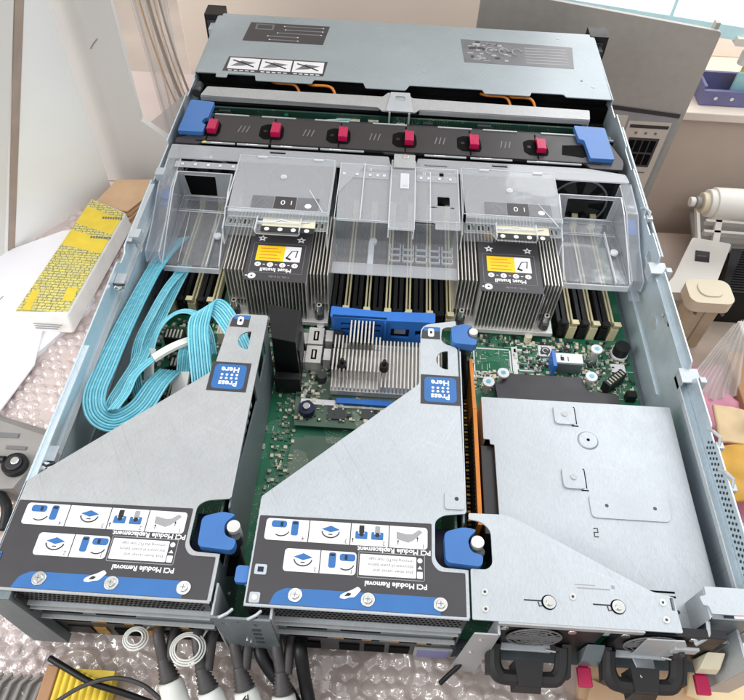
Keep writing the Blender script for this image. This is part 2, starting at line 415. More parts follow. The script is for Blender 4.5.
# drive bay cover with its tabs, labels and body
m = MB()
m.poly(rc([(.2,54.6),(2.4,54.6),(2.4,53.9),(3.6,53.9),(3.6,54.6),(6.5,54.6),(6.7,53.6),(12.6,53.6),(12.8,54.4),(18,54.4),(18.3,53.4),(22.5,53.4),(22.9,54.4),(30.6,54.4),(30.8,53.7),(35.6,53.7),(35.8,54.4),(39.2,54.4),(39.4,53.9),(44.2,53.9),(44.3,67.8),(.2,67.8)],.15,2), 8.72,8.84, 'galv_lid',
       holes=[circ(41.5,57.3,.12,8)])
m.box(.05,.2, 54.6,67.8, 7.6,8.8, 'galv_lid'); m.box(44.25,44.42, 53.9,67.8, 5.0,8.8, 'galv_lid')
cov = P('drive_cover', m, bevel=.05)
for x,y in ((19.4,66.2),(40,66.4),(42.6,56.2),(9.5,66.8),(29.6,66.3),(12,57.2),(24.4,57.4)): m = MB(); m.cyl((x,y,8.84), .22, .025, 'galv', 'z', 12); P('rivet', m, cov)
m = MB(); y0, y1 = 61.6, 66.0            # dark notice, top left
m.poly([(3.9,61.7),(13.0,61.7),(13.4,66.0),(4.2,66.0)], 8.845,8.86, 'label_dark'); m.box(4.9,7.0, 64.4,65.7, 8.86,8.87, 'label_grey'); m.box(5.1,6.8, 64.6,65.5, 8.87,8.875, 'label_dark')
for i,(a,b) in enumerate(((8.2,13),(8.4,13),(7.6,12.9),(6.6,10.3),(6.9,10.4))):
    y = 65.4-i*.8; m.box(a,b-.2, y-.1,y+.1, 8.86,8.87, 'label_grey'); m.cyl((a,y,8.86),.1,.012,'label_white','z',8); m.cyl((b-.3,y,8.86),.1,.012,'label_white','z',8)
P('warning_label', m, cov, label='dark notice sticker with grey lines near the far left corner')
m = MB(); m.poly([(2.9,55.1),(13.7,55.1),(13.9,58.1),(3.1,58.1)], 8.845,8.86, 'label_dark')
for i in range(3):
    a = 3.3+i*3.48; m.box(a,a+3.3, 55.6,57.85, 8.86,8.87, 'label_white')
    m.poly([(a+.3,56.1),(a+1.3,57.3),(a+2.9,57.0),(a+1.7,56.3)], 8.87,8.876, 'label_grey'); m.tube([(a+.4,57.3,8.88),(a+1.4,56.9,8.88),(a+2.8,56.1,8.88)], .07, 'ink', 5)
    for k in range(5): m.box(a+.2+k*.6,a+.6+k*.6, 55.2,55.36, 8.86,8.87, 'label_white')
P('picture_label', m, cov, label='white sticker of three picture steps near the left edge')
m = MB(); m.poly([(28.9,59.8),(41.0,59.7),(41.4,64.4),(28.6,64.9)], 8.845,8.86, 'label_grey')
random.seed(3)
for i in range(34):
    x = random.uniform(29.2,33.8); y = random.uniform(60.3,64.2); m.box(x,x+random.uniform(.2,.9), y,y+random.uniform(.1,.5), 8.86,8.866+i*.0004, random.choice(['label_line','label_dark','galv']))
for k in range(3):
    x = 31.9+k*1.5; m.tube([(x+.55*math.cos(t*PI/6),62.5+.7*math.sin(t*PI/6),8.87) for t in range(10)], .1, 'label_line', 5)
for i in range(6): m.box(35.8,40.6, 60.3+i*.65,60.5+i*.65, 8.86,8.868, 'label_line')
P('spec_label', m, cov, label='worn grey diagram sticker on the right half of the cover')
m = MB(); m.box(.4,44.1, 55.2,67.4, .2,8.6, 'black'); P('drive_cage', m)
m = MB(); m.box(.3,44.2, 54.2,54.8, .2,7.6,'blackest'); m.box(1.2,44, 53.0,53.5, 3,6.2,'black'); P('drive_backplane', m)
for x in (12.0,30.6,33.2,8.2):
    m = MB(); m.tube(spline([(x,55,8.0),(x+.7,54.2,8.3),(x+2.6,54.0,8.3),(x+3.2,53.2,7.6)],5), .16, 'copper', 6); P('power_lead', m)
# front mounting ears, far corners
for x0, s in ((-1.6,0),(43.9,1)):
    m = MB(); m.box(x0,x0+2.2, 67.2,69.6, .5,8.9, 'black'); m.box(x0+.3-.2*s,x0+1.9-.2*s, 67.1,67.2, .8,8.2,'steel_dark'); m.box(x0+(.2 if s else .7),x0+(1.5 if s else 2.2), 65.6,67.1, 3,8.0, 'galv_bright' if not s else 'steel_dark')
    P('mounting_ear', m, bevel=.1)
# cross bar with the board hanging under it
m = MB()
m.poly(rc([(1.5,50.5),(1.9,52.2),(20.2,52.2),(20.7,53.0),(22.7,53.0),(23.3,52.2),(41.6,51.9),(41.4,50.2),(24,50.2),(23.6,49.6),(20.2,49.6),(19.8,50.2)],.15,2), 8.55,8.67, 'galv')
m.box(1.5,19.9, 50.45,50.57, 8.1,8.55,'galv'); m.box(24,41.4, 50.15,50.27, 8.1,8.55,'galv'); m.box(41.3,41.42, 50.2,51.9, 5,8.55, 'galv')
bar = P('cross_bar', m, bevel=.03)
m = MB(); m.poly([(20.6,49.5),(23.4,49.5),(23.0,53.0),(21.0,53.0)], 8.68,8.8, 'galv_bright', holes=[rrect(21.5,22.5,51.4,52.3,.2)]); m.box(20.9,21.1, 49.3,49.5, 5,8.7,'galv_bright'); m.box(22.9,23.1, 49.3,49.5, 5,8.7,'galv_bright')
P('latch_bracket', m, bar, bevel=.05)
m = MB(); m.box(1.8,41.2, 49.5,49.75, 2,8.0, 'pcb_dark')
random.seed(11)
for i in range(46):
    x = random.uniform(2.2,40); z = random.uniform(4.4,7.6); w_ = random.uniform(.3,1.8); m.box(x,x+w_, 49.2,49.5, z,z+random.uniform(.2,.7), random.choice(['smd_dark','black','chip','smd','galv_dark','pcb']))
m.box(33.6,35, 49.0,49.5, 6,7,'label_white'); m.box(15.6,18, 49.0,49.5, 6.6,7.6,'smd'); P('cage_board', m, label='dark board standing under the cross bar')
m = MB(); frill(m, [(9,49.3,6.2),(12,49.0,6.9),(15,48.9,7.4),(17,49.2,7.4)], [(0,.2,1)]*4, .7, 5, 'cyan_wire'); P('data_wire', m)
# grey rail between board and fans
m = MB(); m.box(.6,43.6, 47.9,48.9, 7.5,7.7, 'steel_dark'); m.box(.6,43.6, 47.7,47.9, 6,8.0,'galv_dark')
for x in (3.6,8.3,13.6,19.4,25.9,30.4,36.2): m.box(x,x+3.4, 47.5,47.68, 7.7,8.5,'galv')
m.cyl((.9,51.2,8.4),.45,1.6,'steel_dark','y',12); P('fan_rail', m)

# ------------------------------------------------------------------ mainboard
m = MB(); m.box(.9,43.6, 1.2,43.2, .55,.75, 'pcb'); mbd = P('mainboard', m)
def slot(x, dark, y0=27.6, y1=42.0):
    m = MB(); a, b = ('black','blackest') if dark else ('cream_slot','black')
    wd = .42 if dark else .24; h = 2.3 if dark else 2.0
    m.box(x-wd,x-.07, y0+.6,y1-.6, .75,h, a); m.box(x+.07,x+wd, y0+.6,y1-.6, .75,h, a)
    m.box(x-.07,x+.07, y0+.6,y1-.6, .75,1.3, 'blackest' if dark else 'ink')
    if not dark: m.box(x-.46,x+.46,y0+.6,y1-.6,.75,.95,'blackest')
    for s, yy in ((1,y0),(-1,y1)):
        if dark: m.box(x-.46,x+.46,min(yy,yy+.7*s),max(yy,yy+.7*s),.75,.9,'blackest')
        m.box(x-.34,x+.34, min(yy,yy+.7*s),max(yy,yy+.7*s), .75,2.3, a)
        m.hexa([(x-.26,yy+.1*s,2.3),(x+.26,yy+.1*s,2.3),(x+.26,yy+.65*s,2.3),(x-.26,yy+.65*s,2.3)],
               [(x-.3,yy-.35*s,3.2),(x+.3,yy-.35*s,3.2),(x+.3,yy+.25*s,3.1),(x-.3,yy+.25*s,3.1)], a)
    return m
random.seed(5)
for xs in ([1.7+i*.93 for i in range(6)], [17.35+i*.92 for i in range(12)], [37.5+i*.92 for i in range(6)]):
    for i, x in enumerate(xs):
        o = slot(x, i % 2 == 0).build('memory_slot', mbd, .03); o['group'] = 'memory slots on the mainboard'
        o['label'] = ('black' if i % 2 == 0 else 'cream')+' memory slot'
# dense green area right of the right heatsink and below it
def comps(m, x0, x1, y0, y1, n, z=.76, mats=('smd','smd_dark','smd','cream','chip'), smin=.08, smax=.35, avoid=()):
    for i in range(n):
        x = random.uniform(x0,x1); y = random.uniform(y0,y1); a = random.uniform(smin,smax); b = random.uniform(smin,smax)
        if any(q[0] < x < q[1] and q[2] < y < q[3] for q in avoid): continue
        m.box(x,x+a, y,y+b, z,z+random.uniform(.05,.2), random.choice(mats))
m = MB(); comps(m, 29,43.2, 21.2,27.2, 800, avoid=((29.6,33.2,23.2,26),)); comps(m, 13.3,15, 4,20, 200, mats=('smd','cream','pcb_dense','pcb_dense')); comps(m, 1,12.5, 12,27, 900, mats=('smd','smd_dark','smd','cream','device_grey','black'), smax=.5)
comps(m, 8,17, 26,27.5, 60); comps(m, 27,29.5, 6,26, 120, mats=('smd_dark','black','smd'))
for i in range(700):
    a_ = random.random(); x = random.uniform(29,43) if a_ < .4 else (random.uniform(1,12.5) if a_ < .75 else random.uniform(13.2,27)); y = random.uniform(21.2,27) if a_ < .4 else random.uniform(4,27)
    h_ = random.random() < .5; l_ = random.uniform(.1,.7); m.box(x,x+(l_ if h_ else .035),y,y+(.035 if h_ else l_),.752,.762,'label_white' if random.random() < .6 else 'pcb_dense')
tag(P('surface_parts', m, mbd), kind='stuff')
m = MB(); m.box(14.9,16.4, 10.5,15.6, .76,.79,'pcb_dense'); m.box(15.9,19, 12.5,15.8, .76,.80,'pcb_dense')
for i in range(7): m.box(13.3,14.6, 5+i*.8,5.35+i*.8, .76,.82,'smd')
m.tube([(15.6,12.5,.8),(16.4,12.1,.8),(16.8,12.4,.8)], .05,'label_white',5); m.tube([(14.6,6.5,.8),(16.2,9.4,.8),(17.0,12.2,.8)], .06,'label_white',5)
for r in ((29.7,33.0,23.2,25.9),(33.5,35.6,23.6,26.6)):
    for a,b,c,d in ((r[0],r[1],r[2],r[2]+.12),(r[0],r[1],r[3]-.12,r[3]),(r[0],r[0]+.12,r[2],r[3]),(r[1]-.12,r[1],r[2],r[3])): m.box(a,b,c,d,.76,.775,'label_white')
m.box(29.4,33.4,22.6,23.0,.76,.8,'label_white'); m.box(33.1,33.5,22.8,26.2,.76,.8,'label_white'); m.box(33.3,34.6,25.6,26.0,.76,.8,'label_white')
P('printed_outline', m, mbd)
m = MB(); m.box(35.5,36.7, 25.3,26.5, .76,.9,'label_white'); m.cyl((36.1,25.9,.9),.42,.03,'chip'); m.tube([(36.1+.25*math.cos(a),25.9+.25*math.sin(a),.94) for a in [PI*.2*i for i in range(9)]],.04,'label_white',5); P('chip_sticker', m, mbd)
for x,y in ((40.2,25.4),(39.3,22.4),(31.9,22.2),(30.6,21.2)):
    m = MB(); m.cyl((x,y,.75),.3,1.3,'alu'); m.cyl((x,y,2.05),.5,.18,'label_white',n=18); m.cyl((x,y,2.23),.2,.04,'cyan_wire'); P('standoff', m, mbd, bevel=.02)
m = MB(); m.box(36.5,38.8, 23.6,24.7, .76,2.1,'galv_dark'); m.box(36.5,38.8, 23.7,24.7, 2.1,2.2,'label_white'); m.box(36.2,36.5, 23.2,24.9, .76,2.3,'plastic_blue_deep'); m.box(36.9,37.2,23.9,24.3,2.2,2.21,'ink'); m.box(37.5,37.6,23.85,24.35,2.2,2.21,'ink_grey'); m.cyl((37.0,24.4,2.2),.08,.01,'plastic_blue_deep',n=8); P('usb_port', m, mbd, bevel=.03)
m = MB(); m.cyl((42.6,26.0,.76),.75,.35,'label_white'); m.cyl((42.6,26.0,1.1),.66,1.0,'black'); P('coin_cell_holder', m, mbd, bevel=.04)
m = MB(); i0 = len(m.v); m.box(40.4,42.6, 22.2,22.9, .76,2.0,'black')
for k in range(6): m.box(40.6+k*.33,40.75+k*.33, 22.3,22.8, 2.0,2.05,'smd')
m.rot(i0,(41.4,22.4,0),.7); m.box(41.7,42.9,24.0,24.9,.76,.9,'label_white'); m.box(42.3,43.1,21.0,21.6,.76,1.6,'black'); P('pin_header', m, mbd, bevel=.02)
for x,y in ((28.6,26.9),(34.6,27.0),(16.1,26.7),(9.0,26.2),(29.4,27.0)):
    m = MB(); m.cyl((x,y,.75),.33,.8,'cream' if x>30 else 'alu'); P('capacitor', m, mbd, bevel=.03)
# power distribution connector field left (behind the cyan ribbons)
random.seed(21)
for x,y,w_,d_,h,mm in ((4.2,20.6,2.2,1.0,1.6,'black'),(4.6,17.4,1.4,2.2,1.4,'black'),(7.4,24.4,1.4,1.0,1.6,'cream'),(5.2,13.4,1.2,1.6,1.3,'cream'),(3.4,15.4,1.0,1.6,1.8,'black'),(7.0,18.6,1.6,1.2,1.2,'chip'),(9.4,23.6,1.0,1.4,2.2,'black'),(3.2,23.2,1.6,1.1,2.0,'black'),(6.2,15.2,1.0,1.0,1.1,'label_white')):
    m = MB(); m.box(x,x+w_, y,y+d_, .76,.76+h, mm)
    for k in range(int(w_/.3)): m.box(x+.1+k*.3,x+.25+k*.3, y+.1,y+d_-.1, .76+h,.8+h, 'smd')
    P('board_connector', m, mbd, bevel=.03)

# ------------------------------------------------------------------ rear wall between and beside the modules
m = MB()
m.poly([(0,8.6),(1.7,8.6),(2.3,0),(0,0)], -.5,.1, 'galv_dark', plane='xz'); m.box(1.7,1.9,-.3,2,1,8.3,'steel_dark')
P('rear_corner', m, bevel=.05)
m = MB(); m.poly([(12.95,8.5),(16.3,8.5),(16.6,0),(13.6,0),(13.2,5)], -.75,-.6, 'galv_dark', plane='xz', holes=[circ(13.7,7.6,.22,10), circ(14.5,8.0,.16,10), circ(15.5,7.6,.22,10)])
m.box(16.2,16.35,-.6,1,.3,8.4,'galv'); m.box(12.95,13.08,-.6,1.2,.4,8.5,'galv')
for k in range(4): m.box(15.1,15.6,-.80,-.75,4.2+k*.8,4.5+k*.8,'steel_dark')
for x,z in ((14.6,4.6),(14.8,4.3),(14.7,2.2)): m.cyl((x,-.83,z),.09,.1,'chrome','y',8)
m.tube([(13.3,-.6,8.2),(13.5,-.7,8.6),(13.9,-.5,8.7),(14.1,-.2,8.5)],.1,'galv_bright',6); m.tube([(14.9,-.6,8.2),(15.1,-.7,8.6),(15.5,-.5,8.7),(15.7,-.2,8.5)],.1,'galv_bright',6)
P('centre_rear_post', m, bevel=.02)
m = MB(); m.poly([(27.6,8.4),(28.9,8.4),(28.9,0),(27.2,0)], -.65,-.55, 'galv', plane='xz'); m.box(28.9,29.05,-.6,.4,3.0,8.4,'galv_bright')
for x,z in ((28.1,7.4),(27.9,4.8)): m.cyl((x,-.72,z),.13,.1,'chrome','y',8)
P('right_rear_post', m, bevel=.02)
m = MB(); m.box(1.9,13, .15,.3, .1,2.6,'steel_dark'); m.box(16.3,27.4, .15,.3, .1,2.6,'steel_dark')
for x,w_,mm in ((2.6,1.5,'black'),(4.3,.8,'gold'),(5.6,1.4,'blackest'),(7.4,.8,'gold'),(8.8,1.6,'blackest'),(11,1.6,'blackest'),(17,1.8,'blackest'),(20,1.3,'blackest'),(21.6,1.3,'blackest'),(23.2,1.3,'blackest')): m.box(x,x+w_, .05,.15, .6,1.9, mm)
m.box(25.0,27.0,-.1,.15,.7,1.9,'purple'); m.box(24.8,27.2,0,.15,.5,2.1,'galv'); P('rear_ports', m, bevel=.02)

# rear bridge plate over the power supplies
m = MB()
m.poly(rc([(27.45,0,.1),(39.1,0,.1),(39.0,1.95,.2),(38.3,2.1,.2),(37.8,2.2,.3),(29.9,6.35,.6),(27.45,6.3,.1),(27.45,5.9,.1),(28.2,5.8,.4),(28.75,5.3,.4),(28.75,3.2,.3),(28.4,2.85,.3),(27.45,2.85,.1)],.2,4), 8.7,8.82, 'galv_bright',
    holes=[circ(28.2,1.55,.14,10),circ(28.2,.6,.14,10),circ(38.3,1.6,.16,10),circ(38.3,.65,.16,10),rrect(38.75,38.95,1.2,1.9,.05)])
m.box(28.9,37.0,-.12,0,8.35,8.8,'galv'); m.box(38.9,39.05,.1,2,6.2,8.7,'galv')
br = P('bridge_plate', m, bevel=.03)
for x in (31.8,35.7):
    m = MB(); m.cyl((x,1.2,8.82),.42,.03,'blackest'); m.cyl((x+.03,1.2,8.83),.36,.05,'chrome'); m.cyl((x+.05,1.2,8.88),.2,.14,'chrome'); m.box(x-1.4,x-.3,1.22,1.3,8.821,8.83,'ink'); m.tube([(x-.38,1.0,8.84),(x-.55,.95,8.84),(x-.6,1.2,8.84)],.03,'ink',5)
    P('keyhole_screw', m, br)
for x,y in ((28.2,1.55),(28.2,.6),(38.3,1.6),(38.3,.65),(33.2,1.6)):
    m = MB(); m.cyl((x,y,8.74),.2,.14,'chrome'); m.cyl((x,y,8.88),.08,.02,'steel_dark'); P('rivet', m, br, bevel=.02)
m = MB(); m.box(33.4,34.6,2.3,2.36,8.822,8.826,'label_line'); m.box(33.5,35.4,2.1,2.18,8.822,8.826,'label_line'); m.box(35.5,35.7,2.2,2.4,8.822,8.826,'label_line'); P('stamped_mark', m, br)
m = MB(); m.poly([(37.2,8.4),(39.3,8.4),(40.2,6.6),(38.9,4.2),(37.4,4.8)], -.35,-.25,'galv_bright',plane='xz'); m.hexa([(37.5,-.35,4.8),(38.9,-.35,4.2),(38.9,-1.6,4.4),(37.8,-1.5,4.9)],[(37.5,-.3,4.95),(39,-.3,4.35),(39,-1.6,4.5),(37.8,-1.5,5.0)],'galv_bright')
m.box(39.1,40.5,-.5,-.3,6.6,7.4,'galv_bright'); m.box(39.5,39.8,-.7,-.2,6,7,'steel_dark'); P('rear_flange', m, bevel=.04)
# rear right corner box
m = MB()
m.poly(rc([(40.9,2.7),(44.8,2.7),(44.8,1.15),(41.0,1.15),(40.9,1.6),(40.6,1.6),(40.5,2.1),(40.9,2.2)],.08,2), 8.72,8.84,'galv_bright')
m.box(40.9,44.6,.9,1.0,3.4,8.72,'galv_dark'); m.box(40.85,41.0,.9,2.6,3.0,8.72,'galv_bright'); m.box(43.0,43.15,-1.2,.9,1.4,7.2,'galv_bright'); m.box(43.1,44.6,-1.2,-1.05,1.4,7.2,'galv')
m.tube([(40.2,-.2,7.6),(40.8,.1,8.2),(40.9,.9,8.3)],.13,'galv_bright',6); m.cyl((42.9,-.6,2.2),.25,.2,'chrome','x',10)
for i in range(5): m.box(41.4+i*.55,41.6+i*.55, .86,.9, 5.2+.3*i,5.5+.4*i,'galv')
P('rear_ear', m, bevel=.04)

# power supply cover plate
m = MB(); Z = 6.0
m.poly(rc([(29.15,16.9),(43.15,17.0),(42.9,.4),(29.9,.4),(29.9,12.9),(29.6,12.9),(29.6,13.3),(29.15,13.3)],.1,2), Z,Z+.1,'galv_bright', holes=[circ(35.9,15.9,.12,8)])
m.box(29.2,43.1,16.85,16.95,.8,Z,'galv_bright'); m.box(42.95,43.1,.4,16.9,.8,Z,'galv_bright'); m.box(29.9,30.0,.4,12.9,.8,Z,'galv_dark'); m.box(29.2,29.3,13.3,16.9,.8,Z,'galv')
pc = P('power_bay_cover', m, bevel=.04)
def plate(m, pts, z, h, mm, r=.2): m.poly(rc(pts,r,4), z,z+h, mm)
for y in (15.0, 9.9):
    m = MB(); plate(m, [(34.4,y-.1),(35.9,y-.1),(35.9,y+1.5),(34.4,y+1.5)], Z+.1,.14,'galv_bright',.35); m.cyl((35.15,y+.75,Z+.24),.22,.06,'galv',n=14)
    m.box(35.95,36.02,y,y+1.4,Z+.101,Z+.11,'blackest'); m.box(35.5,36.0,y+1.42,y+1.5,Z+.101,Z+.11,'blackest'); m.box(35.6,36.1,y-.2,y-.1,Z+.101,Z+.11,'blackest'); P('pressed_tab', m, pc, bevel=.02)
m = MB(); m.cyl((36.6,13.7,Z+.1),.75,.1,'galv_bright',r2=.62,n=24); m.cyl((36.6,13.7,Z+.2),.12,.01,'blackest',n=10); P('pressed_dimple', m, pc)
for y in (8.6,1.9):
    m = MB(); plate(m, [(36.0,y-.8),(41.2,y-.8),(41.4,y+.9),(36.0,y+.9)], Z+.1,.09,'galv_bright',.4)
    for x in (37.1,40.3): m.cyl((x,y+.1,Z+.19),.13,.01,'steel_dark',n=10)
    P('raised_pad', m, pc, bevel=.02)
m = MB()
for k in range(4): m.box(38.2+.1*k,40.4,2.3+k*.28,2.42+k*.28,Z+.101,Z+.115,'blackest')
P('louvre', m, pc)
m = MB()
for y in (6.8,4.2): m.tube([(36.0,y+.25,Z+.11),(36.25,y+.3,Z+.11),(36.25,y,Z+.11),(36.0,y,Z+.11),(36.0,y-.3,Z+.11),(36.25,y-.3,Z+.11)],.035,'ink',5)
P('stamped_mark', m, pc)
# black duct in front of the cover
m = MB(); m.poly(rc([(31.6,17.0),(41.6,17.0),(41.4,21.0),(38.9,21.2),(38.6,22.6),(32.0,22.5),(31.9,21.6),(31.2,21.4)],.15,2), 1.4,1.75,'fan_black'); m.box(32,41,17,20.5,.8,1.4,'black'); P('black_duct', m, bevel=.05)
m = MB(); m.box(29.0,29.9,6.4,13.0,1,5.7,'fan_black'); P('side_filler', m, bevel=.04, label='black filler beside the power bay cover')
# riser sockets and copper lead in the gap right of the second module
m = MB(); m.box(27.5,27.95,6.5,17.5,.8,5.0,'black')
for i in range(34): m.box(27.98,28.2,6.8+i*.31,6.95+i*.31,2,5.2,'smd_dark' if i%2 else 'gold')
P('riser_socket', m)
m = MB(); m.box(28.33,28.62,6.4,15.2,1.0,7.0,'copper'); m.hexa([(28.33,15.2,1),(28.62,15.2,1),(28.5,19.8,1),(28.25,19.8,1)],[(28.33,15.2,7.0),(28.62,15.2,7.0),(28.5,19.8,6.9),(28.25,19.8,6.9)],'copper')
for i in range(26): m.box(28.25,28.33,6.6+i*.32,6.75+i*.32,3,6.7,'smd_dark')
P('riser_board_edge', m, bevel=.03, label='long orange edge standing right of the second module')
m = MB()
for pts in ([(27.9,20.8,6.5),(28.2,19,6),(28.3,17,3),(28.9,15.5,1.5)],[(27.6,19.6,6),(28,18,5),(28.2,16.6,2.5),(28.6,14,1.2)]): m.tube(spline(pts,6),.35,'black',8)
m.cyl((27.9,18.6,5),.5,.5,'steel_dark','y',14); m.cyl((27.8,20.6,3),.55,3.2,'black',n=14); P('black_lead', m)

# ------------------------------------------------------------------ fan tray
fan = thing('fan_tray', 'black fan tray with magenta latches and blue end handles across the server', 'fan tray', (22,45,0))
m = MB()
pt = [(3.4,43.1),(20.6,43.1),(20.8,42.8),(23.5,42.8),(23.7,43.1),(40.0,43.1),(40.4,42.4),(43.4,42.4),(43.7,43.4),(43.7,44),(42.6,47.6),(2.8,47.5),(2.6,44.2),(.7,43.4),(.7,42.6),(3.0,42.6)]
m.poly(rc(pt,.15,2), 8.2,8.42, 'fan_black'); m.box(.8,43.5,43.3,43.6,1,8.2,'black'); m.box(.8,43.5,47.2,47.4,1,8.2,'black')
m.box(2.6,41.5,43.05,43.2,8.42,8.5,'black')
body = P('tray_top', m, fan, bevel=.05)
LX = [3.55, 9.75, 16.3, 22.75, 29.05, 35.55]
for i, x in enumerate(LX):
    m = MB(); m.poly(rc([(x-1.3,44.4),(x-.8,43.9),(x+.9,43.9),(x+1.1,44.5),(x+1.0,45.9),(x+.7,46.4),(x-.7,46.4),(x-1.3,46.0)],.15,2), 8.425,8.44,'blackest'); m.box(x-.08,x+.06,43.2,47.3,8.43,8.46,'blackest'); m.cyl((x-.75,45.2,8.44),.2,.02,'black')
    P('latch_recess', m, fan)
    m = MB(); i0 = len(m.v); m.box(x-.1,x+.75,44.3,45.9,8.44,9.0,'magenta'); m.box(x-.1,x+.1,44.6,46.4,8.44,8.75,'magenta'); m.box(x+.12,x+.5,44.35,45.2,9.0,9.02,'magenta')
    P('latch', m, fan, bevel=.07)
m = MB()
for i in range(5):
    x = (LX[i]+LX[i+1])/2+.15
    for k in range(3): m.poly([(x-.5+k*.4,44.8),(x-.4+k*.4,44.8),(x-.2+k*.4,45.9),(x-.3+k*.4,45.9)],8.421,8.44,'label_grey')
x = 39.0
for k in range(3): m.poly([(x-.5+k*.4,44.8),(x-.4+k*.4,44.8),(x-.2+k*.4,45.9),(x-.3+k*.4,45.9)],8.421,8.44,'label_grey')
P('moulded_ribs', m, fan)
m = MB()
for i,(a,b) in enumerate(((3.2,6.4),(6.6,9.6),(9.9,14.4),(14.6,18.8),(24.6,28.6),(29,33),(34.4,39.6))): m.box(a,b,42.85,43.03,8.3,8.42,'galv_bright'); m.box(a+.9,a+2.0,42.86,43.02,8.425,8.43,'label_white'); m.text(str((i%6)+1),.22,a+1.2,42.94,8.435,'ink')
m.cyl((3.5,42.95,8.43),.18,.02,'yellow'); P('number_strip', m, fan)
for s in (0,1):
    m = MB()
    if s == 0: pts = [(.75,43.9),(3.2,43.9),(3.2,45.2),(2.9,45.3),(2.7,45.7),(2.9,46.2),(3.2,46.3),(3.3,49.1),(.85,49.3)]
    else: pts = [(40.4,43.4),(42.7,43.4),(42.6,48.6),(39.5,48.7),(39.7,46.4),(40.2,46.3)]
    m.poly(rc(pts,.2,3), 8.4,8.85,'plastic_blue'); P('handle', m, fan, bevel=.08)
m = MB(); m.poly([(37.9,44.3),(39.9,44.0),(40.3,44.2),(40.2,46),(38.1,45.8)],8.425,8.445,'blackest'); P('handle_recess', m, fan)
# fans seen as dark rounds through the window openings
for x in (3.9, 40.2, 12, 32, 20, 26):
    m = MB(); m.box(x-3,x+3,42.2,43.2,.9,7.9,'black')
    for k in range(4):
        r = 2.8; z0 = 4.4
        m.tube([(x+r*math.cos(a),42.1,z0+r*math.sin(a)) for a in [PI*2*j/28 for j in range(28)]], .12,'label_grey',6,closed=True); break
    m.cyl((x,42.2,4.4),1.1,-.2,'steel_dark','y',20)
    for k in range(7):
        a = 2*PI*k/7; m.hexa([(x+math.cos(a)*1.0,42.15,4.4+math.sin(a)*1.0),(x+math.cos(a+.5)*1.0,42.15,4.4+math.sin(a+.5)*1.0),(x+math.cos(a+.6)*2.6,42.18,4.4+math.sin(a+.6)*2.6),(x+math.cos(a+.1)*2.6,42.18,4.4+math.sin(a+.1)*2.6)],
                             [(x+math.cos(a)*1.0,42.2,4.4+math.sin(a)*1.0),(x+math.cos(a+.5)*1.0,42.2,4.4+math.sin(a+.5)*1.0),(x+math.cos(a+.6)*2.6,42.22,4.4+math.sin(a+.6)*2.6),(x+math.cos(a+.1)*2.6,42.22,4.4+math.sin(a+.1)*2.6)],'chip')
    P('fan', m, fan)

# ------------------------------------------------------------------ clear air baffle
baf = thing('air_baffle', 'clear plastic air baffle spanning the server in front of the fan tray', 'air baffle', (22,37,0))
def panel(name, fn, mname='clear', **k):
    m = MB(); fn(m); return P(name, m, baf, bevel=.03, **k)
E1 = 'clear_edge'
def rear_lip(m):
    m.poly(rc([(.5,42.4),(21.2,42.4),(21.4,41.2),(23.8,41.2),(24,42.4),(40,42.4),(43.6,41.8),(43.8,40.6),(.5,40.4)],.15,2), 8.2,8.35,'clear_milky',edge=E1,
           holes=[rrect(9.9,11.4,41.8,42.25,.08), rrect(31,32.5,41.8,42.2,.08), rrect(24.6,26.8,41.3,41.6,.08)])
panel('rear_lip', rear_lip)
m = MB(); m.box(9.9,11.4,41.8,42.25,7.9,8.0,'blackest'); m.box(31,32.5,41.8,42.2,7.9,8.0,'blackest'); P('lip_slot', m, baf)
# left duct with window
def duct(m, xa, xb, xw0, xw1, side):
    # window wall (tilted back), hole left open
    m.poly(rc([(xa,8.2),(xb,8.2),(xb,4.9),(xa,4.9)],.1,2), 38.5,38.62,'clear_milky',plane='xz',edge=E1,holes=[rc([(xw0,7.8),(xw1,7.8),(xw1-.1,5.5),(xw0+.25,5.5)],.1,2)])
    e = .9*side; m.sheet([(38.5,5.3),(36.6,5.2),(34.5,4.6+e),(30.2,4.5+e),(29.9,4.2+e)], xa,xb,.14,'clear',edge=E1); m.box(xa,xb,29.8,29.92,4.0+e,4.6+e,E1); m.box(xa,xb,36.4,36.5,5.25,5.35,E1); m.cyl((xb-.8,33.6,4.9+e),.35,.25,E1,n=12); m.box(xb-1.2,xb-1.1,30,36.5,4.6+e,4.9+e,E1)
    for x in (xa,xb): m.poly([(38.6,8.2),(36.5,7.9),(33,6.4+.4*side),(29.9,4.9+e),(29.9,4.1+e),(34,3.8+e),(38.6,3.6)], x-.07,x+.07,'clear',plane='yz',edge=E1)
panel('left_duct', lambda m: duct(m, 1.9,6.9, 2.4,5.3,0), label='left window duct of the baffle')
panel('right_duct', lambda m: duct(m, 37.0,42.7, 37.9,42.2,1), label='right window duct of the baffle')
m = MB(); m.box(2.2,6.7,38.75,38.8,5.4,8.0,'blackest'); P('window_dark_sheet', m, baf)  # black sheet added behind the left duct window for its dark opening
def chan(m, xa, xb):
    m.sheet([(40.4,8.25),(36.5,8.0),(33.4,6.7),(30.2,5.9),(30.0,5.0)], xa,xb,.13,'clear',edge=E1)
    for x in (xa,xb): m.poly([(40.4,8.2),(36.5,7.95),(33.4,6.65),(30.2,5.85),(30.0,4.8),(34,4.2),(40.4,3.8)], x-.06,x+.06,'clear',plane='yz',edge=E1)
    m.sheet([(38.2,5.2),(31,4.6),(29.2,4.4)], xa,xb,.1,'clear')
panel('side_channel', lambda m: chan(m,.55,1.75))
panel('side_channel', lambda m: chan(m,42.9,43.9))
